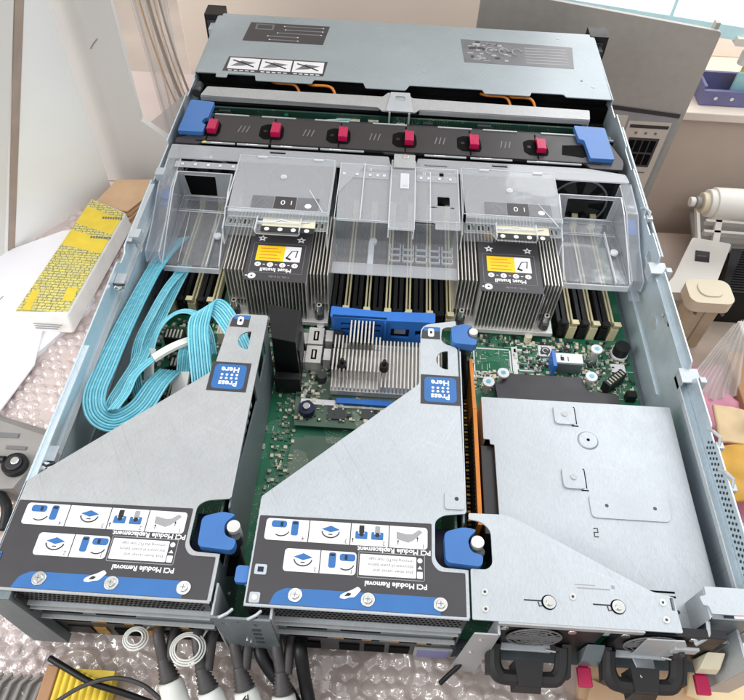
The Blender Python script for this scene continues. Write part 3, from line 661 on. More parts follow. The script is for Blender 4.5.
m = MB(); m.hexa([(.7,35.6,6.5),(1.5,35.6,6.5),(1.5,37.4,6.9),(.7,37.4,6.9)],[(.7,35.6,6.6),(1.5,35.6,6.6),(1.5,37.4,7.0),(.7,37.4,7.0)],'plastic_blue'); m.cyl((1.1,36.5,6.9),.5,.12,'plastic_blue'); P('blue_touch_point', m, baf)
m = MB(); m.hexa([(43.0,34.6,7.1),(43.7,34.6,7.1),(43.7,36.2,7.6),(43.0,36.2,7.6)],[(43.0,34.6,7.2),(43.7,34.6,7.2),(43.7,36.2,7.7),(43.0,36.2,7.7)],'plastic_blue'); P('blue_touch_point', m, baf)
# hood over each heatsink
def hood(m, x0, x1, yf):
    m.poly(rc([(x0,41.3),(x1,41.3),(x1,yf),(x0+.3,yf)],.2,2), 8.28,8.42,'clear_milky',edge=E1)
    m.sheet([(yf,8.4),(yf-.25,8.3),(yf-.35,7.95),(yf-.5,7.85)], x0+.3,x1,.12,'clear_milky',edge=E1)
    # slotted front lip
    y = yf-.35
    hs = [rrect(x0+.5+i*.42,x0+.72+i*.42,y-.9,y-.2,.06,2) for i in range(5)]+[rrect(x1-1.9+i*.42,x1-1.68+i*.42,y-.9,y-.2,.06,2) for i in range(4)]
    m.poly(rc([(x0+.2,y),(x1,y),(x1,y-1.2),(x1-2.2,y-1.3),(x1-2.4,y-2.0),(x0+3.0,y-2.0),(x0+2.6,y-1.2),(x0+.2,y-1.2)],.12,2), 7.7,7.82,'clear',edge=E1,holes=hs)
    m.sheet([(y-1.2,7.8),(y-1.3,6.9)], x0+.3,x0+2.8,.1,'clear',edge=E1)
    m.box(x0+2.9,x1-2.3,y-.85,y-.7,7.82,8.1,E1); m.box(x0+2.9,x0+3.0,y-1.9,y-.1,7.82,8.15,E1); m.box(x1-2.4,x1-2.3,y-1.9,y-.1,7.82,8.15,E1)
    m.poly([(41.3,8.3),(yf,8.3),(yf-.5,7.8),(yf-1.7,7.6),(yf-2.0,6.0),(41.3,5)], x0-.05,x0+.07,'clear',plane='yz',edge=E1)
    m.poly([(41.3,8.3),(yf,8.3),(yf-.5,7.8),(yf-1.7,7.6),(yf-2.0,6.0),(41.3,5)], x1-.07,x1+.05,'clear',plane='yz',edge=E1)
    xm = (x0+x1)/2; m.cyl((xm,38.3,8.42),.3,.05,E1,n=16); m.cyl((xm,38.3,8.47),.12,.05,E1,n=10)
    for x in (x0+2.2,x1-1.6): m.box(x-.45,x+.45,40.9,41.1,8.42,8.55,E1)
    m.tube([(x1-2.0,36.6,8.45),(x1-1.0,34.6,8.5),(x1-.5,33.6,8.5)],.05,E1,5)
panel('heatsink_hood', lambda m: hood(m,7.2,16.3,33.6), label='left heatsink hood of the baffle')
panel('heatsink_hood', lambda m: hood(m,28.0,36.8,34.6), label='right heatsink hood of the baffle')
for x0, y0, t in ((9.4,33.9,'1 01'),(30.0,34.9,'1 01')):
    m = MB(); m.box(x0,x0+1.9,y0,y0+1.6,8.425,8.44,'label_grey'); m.box(x0+2.0,x0+3.9,y0,y0+1.6,8.425,8.44,'label_dark'); m.box(x0+4.0,x0+5.9,y0,y0+1.6,8.425,8.44,'label_grey')
    m.text('1',.8,x0+3.5,y0+.85,8.445,'label_white'); m.text('0',.9,x0+2.75,y0+.85,8.445,'label_white'); m.cyl((x0+5.0,y0+.5,8.44),.3,.01,'label_white',n=14)
    m.tube([(x0+.4,y0+.3,8.45),(x0+.9,y0+1.2,8.45),(x0+1.4,y0+.5,8.45)],.04,'label_line',5)
    P('step_sticker', m, baf)
for x0, y0 in ((10.6,31.85),(31.0,32.75)):
    m = MB(); m.box(x0,x0+4.6,y0+.35,y0+1.35,7.85,7.89,'cream'); m.tube([(x0+.5,y0+.6,7.95),(x0+1.6,y0+1.1,8.0),(x0+3,y0+.8,7.95),(x0+4.1,y0+1.0,7.95)],.06,'label_white',5); m.box(x0,x0+4.6,y0-.35,y0+.25,7.85,7.89,'ink')
    for k in range(4): m.cyl((x0+.5+k*1.15,y0-.05,7.89),.22,.02,'label_white',n=12)
    P('part_sticker', m, baf)
# centre section
def centre(m):
    m.poly(rc([(16.7,41.0),(21.4,41.0),(21.6,33.0),(17.0,33.0)],.1,2), 8.25,8.37,'clear_milky',edge=E1)
    m.poly(rc([(23.9,41.0),(27.8,41.0),(27.8,32.6),(25.6,32.6),(25.6,33.4),(23.7,33.4)],.1,2), 8.25,8.37,'clear_milky',edge=E1,
        holes=[[(24.9,40.8),(27.4,40.8),(27.4,40.5),(26.4,40.4),(26.4,39.4),(26.0,39.4),(26.0,40.4),(24.9,40.5)],
               rc([(25.2,35.6),(27.3,35.6),(27.3,35.3),(26.9,35.3),(26.9,37.0),(25.8,37.0),(25.8,35.3),(25.2,35.3)][::-1],.08,2)])
    m.box(19.0,19.1,33,41,8.37,8.5,E1); m.box(25.1,25.2,33.4,40.2,8.37,8.5,E1)
    m.sheet([(33.2,8.3),(33.0,6.2),(31.5,5.9),(29.0,5.8)], 16.7,27.8,.12,'clear',edge=E1)
    m.poly([(16.9,28.95),(27.7,28.95),(27.7,30.3),(16.9,30.3)],5.9,5.96,'clear_milky',edge=E1)
    m.box(19.9,20.4,29.2,33.2,5.6,5.9,E1); m.cyl((20.3,33.1,5.8),.35,.3,E1,n=12)
    for j in range(3):
        for i in range(5):
            xx = 21.8+i*1.15; yy = 30.9+j*.75
            m.box(xx,xx+1.0,yy,yy+.07,5.75,5.95,'clear_edge'); m.box(xx,xx+.08,yy,yy+.55,5.75,5.95,'clear_edge'); m.box(xx+.9,xx+.98,yy,yy+.55,5.75,5.95,E1)
    m.poly([(16.7,41.0),(19.2,41.0),(16.9,36.8)],8.38,8.42,'clear_milky',edge=E1)
panel('centre_bridge', centre)
m = MB()
for x in (2.2,3.4,4.6,5.7,6.9,17.2,18.4,19.6,20.3,20.9,24.3,25.0,26.0,27.0):
    m.box(x-.13,x+.13,39.2,39.5,8.43,8.46,E1)
m.text('0',.6,4.6,40.6,8.43,'clear_edge'); m.text('II',.6,19.6,40.2,8.43,E1); m.text('II',.6,24.6,40.0,8.43,E1)
for x0,x1 in ((1.5,7.4),(16.8,21.3),(23.9,27.6)): m.box(x0,x1,38.9,39.8,8.385,8.40,'clear_milky')
P('moulded_marks', m, baf)
def rimline(x0,x1,ya,yb,z,r_=.045):
    m = MB(); m.tube([(x0,ya,z),(x1,ya,z),(x1,yb,z),(x0,yb,z)],r_,E1,5,closed=True); P('moulded_rim_highlight', m, baf)  # moulded rims as whitish tubes, their bright highlights put into the colour
for q_ in ((7.3,16.2,33.7,41.2,8.44),(28.1,36.7,34.7,41.2,8.44),(16.8,21.5,33.1,40.9,8.39),(23.8,27.7,33.5,40.9,8.39),(21.55,23.75,32.0,41.5,8.64),(2.0,6.8,36.5,38.45,5.45),(37.1,42.6,36.5,38.45,5.45)): rimline(*q_)
for x in (3.0,5.6,38.4,41.4):
    m = MB(); m.tube([(x,36.4,5.3),(x+.1,33.6,5.0 if x<10 else 5.8),(x+.15,30.3,4.7 if x<10 else 5.5)],.035,E1,5)
    P('moulded_line_highlight', m, baf)  # whitish ribs on the ducts that paint in highlight lines
m = MB(); m.poly(rc([(21.5,41.6),(23.8,41.6),(23.75,31.9),(21.5,31.9)],.15,2), 8.5,8.62,'clear_milky',edge=E1); m.box(21.5,21.62,31.9,41,7.6,8.5,E1); m.box(23.65,23.77,31.9,41,7.6,8.5,E1); m.box(22.4,23.2,37.4,39.6,8.63,8.68,E1); m.cyl((22.85,37.9,8.68),.22,.05,E1,n=12)
P('centre_strap', m, baf, bevel=.03)
m = MB(); m.poly([(21.7,42.3),(23.7,42.3),(23.7,40.3),(21.7,40.3)],8.66,8.8,'galv'); m.cyl((22.8,41.9,8.8),.3,.1,'chrome'); P('strap_plate', m, baf, bevel=.04)

# ------------------------------------------------------------------ heatsinks
def heatsink(x0, y0, label):
    t = thing('heatsink', label, 'heatsink', (x0+4.5,y0+4.5,.8), group='heatsinks of the two processors')
    o = MB(); o.box(x0,x0+9,y0,y0+10.2,1.4,1.9,'alu'); o.box(x0+1.4,x0+7.6,y0+1,y0+9,.8,1.4,'cream'); P('base_plate', o, t, bevel=.06)
    o = MB()
    for i in range(18):
        x = x0+1.95+i*.305; o.box(x,x+.085,y0+.25,y0+10,1.9,6.42,'alu_fin')
    for i in range(6):
        for xx in (x0+.08+i*.31, x0+7.42+i*.29): o.box(xx,xx+.085,y0+1.45,y0+8.9,1.9,6.42,'alu_fin')
    for i in range(1):
        o.box(x0+.1,x0+1.75,y0+1.6,y0+8.8,2.6+i*.8,2.63+i*.8,'alu_fin'); o.box(x0+7.4,x0+8.9,y0+1.6,y0+8.8,2.6+i*.8,2.63+i*.8,'alu_fin')
    P('fin_stack', o, t)
    for a,b in ((.75,.65),(8.2,.65),(.75,9.5),(8.2,9.5)):
        o = MB(); o.cyl((x0+a,y0+b,1.9),.42,.7,'steel_dark'); o.cyl((x0+a,y0+b,2.6),.25,.9,'chrome'); o.cyl((x0+a,y0+b,3.5),.12,.02,'blackest'); P('corner_screw', o, t, bevel=.03)
    o = MB(); L0, L1, B0, B1 = x0+1.9, x0+7.2, y0+.3, y0+6.4; Z = 6.43
    o.box(L0,L1,B0,B1,Z,Z+.06,'label_dark'); Z += .06
    o.box(L0+.7,L0+3.1,B0+2.35,B0+4.2,Z,Z+.01,'label_yellow'); o.box(L0+3.1,L0+4.5,B0+2.35,B0+4.2,Z,Z+.01,'label_white')
    for k in range(4): o.box(L0+1.0,L0+2.8-.3*(k%2),B0+2.6+k*.4,B0+2.7+k*.4,Z+.01,Z+.015,'copper')
    o.tube([(L0+3.3,B0+2.7,Z+.02),(L0+3.7,B0+3.6,Z+.02),(L0+4.2,B0+3.7,Z+.02),(L0+4.1,B0+2.9,Z+.02)],.05,'ink',5); o.tube([(L0+3.3,B0+2.8,Z+.02),(L0+3.7,B0+2.6,Z+.02)],.09,'ink',5)
    for k in range(4):
        x = L0+1.0+k*1.05; o.cyl((x,B0+1.9,Z),.27,.01,'label_white',n=14); o.text(str(4-k),.36,x,B0+1.9,Z+.014,'ink')
        if k < 3: o.box(x+.42,x+.62,B0+1.87,B0+1.94,Z,Z+.01,'label_white')
    o.text('Must Install',.58,L0+2.6,B0+1.3,Z+.01,'label_white',bold=.03)
    o.text('T-30, 12 in-lbs',.3,L0+3.0,B0+.5,Z+.01,'label_line')
    fr = [(L0+.35,B0+.95),(L0+4.85,B0+.95),(L0+4.85,B0+4.5),(L0+.35,B0+4.5)]
    for i in range(4):
        a, b = fr[i], fr[(i+1)%4]; o.box(min(a[0],b[0])-.02,max(a[0],b[0])+.02,min(a[1],b[1])-.02,max(a[1],b[1])+.02,Z,Z+.008,'label_grey')
    o.cyl((L0+.7,B0+.5,Z),.34,.01,'label_white',n=16); o.cyl((L0+.7,B0+.5,Z+.01),.1,.006,'ink',n=10); o.poly([(L0+.1,B0+.5),(L0+.3,B0+.4),(L0+.3,B0+.6)],Z,Z+.01,'label_white')
    for x in (L0+.95,L0+4.35):
        st = []
        for i in range(10):
            r = .42 if i % 2 else .2; a = PI/10+PI*i/5+PI; st.append((x+r*math.cos(a),B0+5.1+r*math.sin(a)))
        o.poly(st,Z,Z+.01,'label_white'); o.cyl((x,B0+5.1,Z+.01),.1,.005,'ink',n=10)
    P('instruction_plate', o, t)
heatsink(7.75, 26.7, 'left heatsink, beside the cyan ribbon cables, silver fins under a black label')
heatsink(27.65, 27.1, 'right heatsink, by the right wall memory slots, silver fins under a black label')

# ------------------------------------------------------------------ storage controller card
card = thing('controller_card', 'green circuit card with a low silver pin heatsink between the two modules', 'circuit card', (20,20,.8))
m = MB(); m.poly([(14.3,26.4),(27.2,26.4),(27.2,16.4),(15.0,16.4)],1.15,1.3,'pcb_dense'); cb = P('card_board', m, card)
m = MB(); random.seed(8); comps(m,14.9,17.4,16.8,26,150,1.3); comps(m,17.4,25,16.6,19.0,110,1.3); tag(P('surface_parts', m, cb), kind='stuff')
for x,y,w_,mm in ((17.6,17.1,1.4,'chip'),(20.3,17.3,1.0,'chip'),(21.8,17.2,1.1,'label_white'),(16.2,20.8,.6,'black'),(19.4,18.6,.1,'chip')):
    m = MB(); m.box(x,x+w_,y,y+w_*.9,1.3,1.48,mm); m.cyl((x+w_-.2,y+w_*.7,1.48),.07,.01,'label_white',n=8); P('chip', m, card, bevel=.02)
m = MB(); m.box(15.3,18.1,18.4,18.9,1.3,1.42,'label_white'); P('white_strip', m, card)
m = MB(); m.box(18.2,25,18.5,19.0,1.3,1.7,'plastic_blue_deep'); m.box(18.2,25,18.2,18.4,1.3,1.5,'smd'); P('edge_connector', m, card)
m = MB(); m.cyl((15.9,17.7,1.3),.65,.7,'plastic_navy'); m.cyl((15.9,17.7,2.0),.3,.25,'chrome'); P('blue_screw', m, card, bevel=.04)
for y in (24.0,22.0):
    m = MB(); m.box(14.7,15.3,y,y+1.2,1.3,2.2,'alu'); m.box(15.3,16.6,y-.2,y+1.6,1.3,2.5,'alu'); m.box(15.75,16.2,y+.15,y+1.2,2.5,2.52,'blackest'); m.box(15.9,16.05,y+.3,y+1.05,2.52,2.55,'cream'); m.box(16.8,17.4,y,y+1.2,1.3,2.7,'alu'); m.box(17.4,18.2,y-.2,y+1.4,1.3,2.6,'fan_black')
    P('port_socket', m, card, bevel=.03)
m = MB(); m.cyl((16.8,20.9,1.3),.4,.8,'chip'); P('round_choke', m, card, bevel=.03)
m = MB(); m.box(17.6,27.0,19.4,24.4,1.5,2.1,'alu')
for i in range(30):
    x = 17.65+i*.31; hi = i < 13
    h = 3.6 if hi else 2.9
    if hi:
        m.box(x,x+.13,19.45,20.4,2.1,2.5,'alu_fin'); m.box(x,x+.13,20.4,22.6,2.1,h,'alu_fin')
        m.box(x,x+.13,22.9,24.3+(1.0 if 4 <= i <= 10 else 0),2.1,h+(.55 if 4 <= i <= 10 else -.3),'alu_fin')
    else: m.box(x,x+.13,19.45,24.3,2.1,h,'alu_fin')
P('pin_heatsink', m, card, bevel=.02)
for x,y in ((18.5,20.9),(21.9,21.0)):
    m = MB(); m.cyl((x,y,3.2),.36,.7,'black'); m.cyl((x,y,3.9),.16,.5,'black'); P('push_pin', m, card, bevel=.03)
# blue retainer
ret = thing('blue_retainer', 'blue plastic retainer with cut outs between centre memory slots and silver heatsink', 'retainer', (21.5,25.8,.8))
m = MB()
m.poly(rc([(17.2,.9),(26.0,.9),(26.0,3.9),(22,4.2),(17.2,4.2)],.1,2), 25.5,25.75,'plastic_blue_deep',plane='xz',
       holes=[rrect(18.0,19.2,3.1,3.5,.1),rrect(20.0,21.4,3.1,3.5,.1),rrect(18.0,19.2,2.4,2.8,.1),rrect(20.0,21.4,2.4,2.8,.1),rrect(22.3,23.9,1.9,3.1,.1),rrect(24.4,25.4,2.3,3.0,.1),circ(18.6,1.6,.3,12)])
m.poly(rc([(17.1,25.5),(22.4,25.4),(26.0,25.5),(26.0,26.6),(21.5,26.4),(17.1,26.7)],.15,2),3.95,4.2,'plastic_blue_deep'); m.box(17.2,17.45,25.7,26.6,.9,4,'plastic_blue_deep'); m.box(19.5,19.7,25.3,25.6,1,4,'plastic_blue_deep'); m.box(21.7,21.9,25.3,25.6,1,4,'plastic_blue_deep')
P('frame', m, ret, bevel=.05)
m = MB(); m.box(17.8,25.6,25.9,26.1,1.4,3.6,'plastic_navy'); m.box(22.6,23.6,25.8,25.9,2.1,2.9,'galv'); P('inner_plate', m, ret)

# ------------------------------------------------------------------ PCI modules
def module(X, label, dl, armx, width=12.8, knob_top=False):
    t = thing('riser_module', label, 'server module', (X+6,4,0), group='riser modules with instruction labels at the rear')
    q = lambda x: X+x
    xl, xr = dl[0], width
    ax0, ax1 = armx
    out = [(xl,0,.1),(xl,dl[1],.1),(ax0,dl[2],.4),(ax0+dl[3],21.3,.8)]
    if knob_top: out += [(xr-.25,21.9,.1),(xr-.25,21.3,.2),(xr-1.3,21.2,.5),(xr-1.4,19.7,.5),(xr-.2,19.3,.3)]
    else: out += [(xr+.1,21.3,.2)]
    out += [(xr,6.3,.1),(xr-1.4,6.1,.5),(xr-1.9,5.7,.5),(xr-1.9,3.3,.5),(xr-1.5,2.85,.4),(xr,2.8,.1),(xr,0,.1)]
    hole = circ(q(xr-.9),17.9+(.2 if knob_top else .9),.85,14,PI*.5,PI*1.5)
    m = MB(); m.poly(rc([(q(p[0]),p[1],p[2]) for p in out],.1,4), 8.6,8.7,'galv' if not knob_top else 'galv_bright', holes=[hole+[(q(xr-.9),hole[-1][1])]] )
    m.tube([(q(xl),0.02,8.63),(q(xr),0.02,8.63)],.06,'galv_bright',6)
    m.tube([(q(xr),.1,8.64),(q(xr),2.8,8.64)],.06,'galv_bright',6); m.tube([(q(xr),6.4,8.64),(q(xr),19.0,8.64)],.06,'galv_bright',6)
    top = P('top_plate', m, t, bevel=.03)
    # side walls
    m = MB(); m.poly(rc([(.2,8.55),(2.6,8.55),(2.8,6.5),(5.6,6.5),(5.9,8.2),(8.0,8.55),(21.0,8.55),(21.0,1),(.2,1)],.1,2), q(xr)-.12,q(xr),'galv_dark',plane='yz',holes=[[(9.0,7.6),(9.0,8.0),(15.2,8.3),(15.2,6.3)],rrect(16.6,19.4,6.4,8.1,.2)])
    for x,z in ((3.3,5.4),(2.2,3.6)): m.cyl((q(xr),x,z),.14,.08,'chrome','x',10)
    P('side_plate', m, t, bevel=.02)
    m = MB(); m.box(q(xl),q(xl)+.1,.2,dl[1],1,8.6,'galv_dark'); P('side_plate', m, t, bevel=.02)
    m = MB(); m.box(q(xr)-.6,q(xr)-.45,3,20,1.2,8.0,'pcb_dark'); m.box(q(xr)-1.6,q(xr)-.6,8,18,5.6,6.2,'black')
    for i in range(8): m.box(q(xr)-.45,q(xr)-.3,9.5+i*.7,9.8+i*.7,6.4,7.4,'smd')
    m.box(q(xr)-2.2,q(xr)-.6,3.0,6.0,6.6,6.9,'plastic_navy'); P('riser_card', m, t)
    m = MB()      # rear wall: perforated band, slot brackets
    m.box(q(xl)+.1,q(xr)-.1,.05,.15,6.9,8.55,'steel_dark')
    for i in range(int((xr-xl-.6)/.26)):
        for k in range(4): m.cyl((q(xl)+.4+i*.26+.13*(k%2), .05, 7.15+k*.36),.1,-.015,'blackest','y',6)
    m.box(q(xl)+.6,q(xr)-.2,-.15,.15,6.55,6.75,'galv_bright'); P('rear_grille', m, t)
    for k,z in enumerate((5.4,3.7)):
        m = MB(); m.box(q(xl)+.8,q(xr)-.4,0,.12,z-.5,z+.85,'galv_dark'); m.box(q(xl)+.7,q(xr)-.3,-.25,0,z+.75,z+.85,'galv'); m.cyl((q(xl)+1.4,-.12,z+.2),.14,.12,'chrome','y',10)
        for j in range(3 if k else 2): m.box(q(xl)+2.2+j*3.2,q(xl)+4.6+j*3.2,-.06,0,z-.25,z+.4,'blackest')
        if k: 
            for j in range(4): m.box(q(xl)+5+j*1.7,q(xl)+5.6+j*1.7,-.08,-.05,z-.2,z+.2,'gold')
        P('slot_bracket', m, t, bevel=.02)
    # big instruction label
    m = MB(); z = 8.715
    lab = rc([(q(xl)+.1,.12,.05),(q(xl)+.1,5.35,.1),(q(10.7),5.5,.1),(q(10.7),3.1,.5),(q(11.1),2.6,.5),(q(12.65),2.6,.1),(q(12.65),.12,.05)],.1,4)
    m.poly(lab,8.703,z,'label_dark')
    m.poly(rc([(q(1.6),.14,0),(q(1.85),.8,.2),(q(2.4),1.08,.1),(q(3.4),1.1,.1),(q(11.2),1.1,.1),(q(11.2),.14,0)],.1,3),z,z+.01,'label_blue')
    def cell(x0,x1,y0,y1,r=.2): m.poly(rrect(q(x0),q(x1),y0,y1,r),z,z+.01,'label_white')
    cell(.75,10.45,3.85,5.2)
    for x in (3.35,5.85,8.15): m.box(q(x)-.03,q(x)+.03,3.85,5.2,z+.01,z+.014,'label_dark')
    cell(2.1,6.3,2.05,3.4); m.box(q(4.2)-.03,q(4.2)+.03,2.05,3.4,z+.01,z+.014,'label_dark')
    cell(6.5,9.8,2.1,3.35,.06); Z = z+.012
    for a,b,c,d in ((6.4,10.3,1.95,1.99),(6.4,10.3,3.45,3.49),(10.26,10.3,1.95,3.49),(6.4,6.44,1.95,3.49)): m.box(q(a),q(b),c,d,z,z+.01,'label_line')
    m.text('Shut down server and',.26,q(9.65),2.42,Z,'ink',align='LEFT'); m.text('disconnect all power before',.26,q(9.65),2.75,Z,'ink',align='LEFT',sx=.9); m.text('removing this PCI riser cage',.26,q(9.65),3.08,Z,'ink',align='LEFT',sx=.88)
    m.poly(rrect(q(9.85),q(10.18),2.1,2.5,.05),z,z+.01,'label_white'); m.poly([(q(9.88),2.65),(q(10.15),2.65),(q(10.01),2.85)],z,z+.01,'label_white'); m.cyl((q(10.01),3.15,z),.15,.01,'label_white',n=12)
    m.text('PCI Module Removal',.42,q(10.45),1.65,z+.003,'label_white',align='LEFT',bold=.03); m.text('PCI Module Replacement',.42,q(10.65),3.66,z+.003,'label_white',align='LEFT',bold=.03)
    for tx,x,y in (('4',3.05,4.05),('3',5.6,4.05),('2',7.85,4.05),('1',10.2,4.05),('2',3.95,2.25),('1',6.05,2.25)): m.text(tx,.36,q(x),y,Z,'ink')
    def flip(x,y,s=1):
        m.poly(rrect(q(x-.62*s)-.5,q(x-.62*s)+.42,y+.05,y+.48,.16),Z,Z+.01,'label_blue'); m.poly(rrect(q(x+.3*s)-.21,q(x+.3*s)+.21,y-.4,y+.52,.12),Z,Z+.01,'label_blue')
        m.box(q(x-.5*s)-.08,q(x-.5*s)+.08,y+.12,y+.4,Z+.01,Z+.016,'ink'); m.box(q(x+.3*s)-.14,q(x+.3*s)+.14,y+.3,y+.44,Z+.01,Z+.016,'ink')
        m.tube([(q(x-.5*s)+.42*math.cos(a)*1.2,y+.05-.45*math.sin(a)-.08,Z+.02) for a in [PI*.12+i*.3 for i in range(7)]],.035,'ink',4)
    flip(2.2,4.6); flip(5.2,2.8,-1)
    def turn(x,y):
        m.poly([(q(x)-.55,y+.22),(q(x),y+.04),(q(x)+.55,y+.22),(q(x),y+.46)],Z,Z+.01,'label_blue'); m.poly(rrect(q(x)-.16,q(x)+.16,y+.12,y+.34,.08),Z+.01,Z+.016,'label_blue')
        m.tube([(q(x)+.52*math.cos(a),y+.12+.42*math.sin(a),Z+.02) for a in [PI+.1+i*(PI-.2)/10 for i in range(11)]],.038,'ink',4); m.box(q(x)-.12,q(x)+.12,y-.12,y-.06,Z,Z+.01,'ink')
    turn(4.65,4.5); turn(3.2,2.7)
    for x in (6.5,7.45):
        m.poly(rrect(q(x)-.36,q(x)+.36,4.25,4.72,.06),Z,Z+.01,'label_blue'); m.poly(rrect(q(x)-.15,q(x)+.15,4.6,5.1,.05),Z+.01,Z+.016,'ink' if x < 7 else 'label_line'); m.poly(circ(q(x),4.55,.14,12),Z+.016,Z+.02,'ink'); m.poly(circ(q(x),4.7,.2,12,PI,2*PI),Z+.01,Z+.014,'label_white')
    m.poly([(q(8.6),4.85),(q(8.6),4.4),(q(9.3),4.2),(q(9.6),4.35),(q(10.15),4.9),(q(9.95),5.05),(q(9.55),4.75),(q(9.2),4.72)],Z,Z+.01,'label_line')
    for x,y in ((8.7,4.05),(9.85,4.3),(6.0,4.0)): m.box(q(x)-.02,q(x)+.02,y,y+.2,Z,Z+.01,'ink'); m.poly([(q(x)-.07,y+.18),(q(x)+.07,y+.18),(q(x),y+.3)],Z,Z+.01,'ink')
    hx = q(6.15)   # hand pictogram
    m.poly(rc([(hx-.65,.72),(hx-.35,.68),(hx-.1,.78),(hx+.2,.82),(hx+.55,1.25),(hx+.35,1.42),(hx+.0,1.2),(hx-.35,1.05),(hx-.6,.9)],.08,3),Z,Z+.01,'label_white'); m.poly(rc([(hx-.4,.83),(hx-.1,.86),(hx+.02,1.0),(hx-.2,1.05)],.04,2),Z+.01,Z+.015,'ink')
    P('instruction_label', m, top)
    for x in (3.0,7.1,11.2):
        m = MB(); m.cyl((q(x),.72,8.73),.42,.04,'chrome',r2=.38,n=24); m.cyl((q(x),.72,8.77),.27,.12,'chrome',r2=.22,n=20); m.box(q(x)-.15,q(x)+.15,.7,.74,8.89,8.895,'galv_dark'); m.box(q(x)-.02,q(x)+.02,.57,.87,8.89,8.896,'galv_dark'); P('label_screw', m, top)
    # press here label
    cx = ax0+1.3 if not knob_top else ax0+1.5
    cx = q(cx); m = MB(); m.box(cx-1.45,cx+1.3,14.2,16.7,8.703,8.715,'label_dark'); m.poly(rrect(cx-1.2,cx+1.05,14.4,16.5,.3),8.715,8.725,'label_blue')
    m.text('Press',.62,cx-.08,14.88,8.73,'label_white',bold=.03); m.text('Here',.62,cx-.08,16.05,8.73,'label_white',bold=.03)
    for i in range(4):
        for k in range(2): m.cyl((cx-.6+i*.35,15.3+k*.3,8.725),.1,.008,'label_white',n=8)
    P('press_here_label', m, top)
    cx = q(ax0+dl[3]+.75); m = MB(); m.poly(rc([(cx-.7,20.0,.05),(cx-.62,20.9,.2),(cx-.3,21.15,.2),(cx+.7,21.15,.05),(cx+.7,20.0,.05)],.1,3),8.703,8.715,'label_dark'); m.poly(rrect(cx-.5,cx+.68,20.75,21.12,.1),8.715,8.72,'label_blue'); m.poly(rrect(cx-.2,cx+.25,20.2,21.0,.15),8.72,8.73,'label_white'); m.poly(rrect(cx-.06,cx+.12,20.5,20.75,.05),8.73,8.735,'ink')
    P('corner_label', m, top)
    # blue turn knob
    def knob(kx, ky, s=1):
        m = MB(); m.poly(rc([(kx-1.55*s,ky+1.0*s,.35),(kx-1.45*s,ky-1.15*s,.35),(kx+1.0*s,ky-1.3*s,.35),(kx+1.1*s,ky-.5*s,.2),(kx+.25*s,ky-.3*s,.4),(kx+.05*s,ky+.6*s,.4),(kx+.75*s,ky+1.3*s,.2),(kx-.2*s,ky+1.45*s,.3)],.2,5),8.3,9.0,'plastic_blue')
        k = P('turn_knob', m, t, bevel=.16, seg=3) if False else m.build('turn_knob', t, .16, seg=3)
        m = MB(); m.cyl((kx+.75*s,ky+.4*s,7.6),.46*s,1.5,'alu',n=24); m.cyl((kx+.95*s,ky-.1*s,7.6),.35*s,1.1,'steel_dark',n=16); m.build('knob_pin', k, .05)
        m = MB(); m.cyl((kx+.3,ky+.2,3),.4,5,'steel_dark'); m.box(kx-1.4,kx+.6,ky-1.4,ky+1.4,5.5,5.6,'blackest'); m.build('knob_shaft', k)
    knob(q(12.75),4.05,.86)
    if knob_top: knob(q(13.25),20.35,.72)
    # internals that show through the openings
    m = MB(); m.box(q(xl)+1,q(xr)-2.4,1,6,2,2.3,'pcb_dark'); m.box(q(xr)-2.6,q(xr)-.2,.8,6.5,2.6,2.8,'black'); m.build('card_stay', t)
    return t
t1 = module(0, 'left riser module, angled metal cover under the cyan cables', (.05,6.6,15.9,.35), (9.8,12.9))
t2 = module(14.5, 'middle riser module, beside the power bay cover, with a second blue knob', (.2,6.6,15.9,0.), (9.9,12.8), knob_top=True)
m = MB(); m.box(14.52,14.85,1.2,2.0,8.0,8.3,'plastic_blue'); m.poly(rrect(13.9,14.7,1.3,2.3,.2),8.1,8.5,'plastic_blue'); m.build('side_catch', t2, .05)
m = MB()
for a in ((15.0,15.7,1.75,2.35),(14.95,15.55,.15,.75)): m.poly(rrect(a[0],a[1],a[2],a[3],.1),8.73,8.75,'galv_bright')
m.box(15.18,15.52,1.9,2.2,8.751,8.76,'plastic_navy'); m.cyl((15.25,.45,8.75),.15,.03,'chrome'); m.build('rim_tab', t2)
m = MB(); m.poly(rrect(26.0,27.25,6.5,7.7,.2),8.72,8.8,'galv_bright'); m.cyl((26.75,7.2,8.8),.13,.02,'steel_dark'); m.build('rim_tab', t2, .02)
m = MB(); m.box(.15,.4,1.6,2.1,8.73,8.76,'label_blue'); m.box(.2,.35,1.7,2.0,8.761,8.765,'ink'); m.build('rim_tab', t1)
# black duct block behind the left module arm
blk = MB(); blk.hexa([(13.0,20.6,1),(15.1,20.3,1),(15.1,24.0,1),(13.0,24.0,1)],[(13.0,21.0,6.4),(14.9,20.7,6.4),(14.9,24.2,6.2),(12.2,24.4,6.6)],'black'); blk.box(13.1,15.2,19.6,20.3,1,3,'black'); blk.box(14.9,15.1,21,23,2,5,'black_soft')
tag(blk.build('air_block', None, .06, org=(14,22,1)), 'black plastic block standing right of the left riser module arm', 'air block')

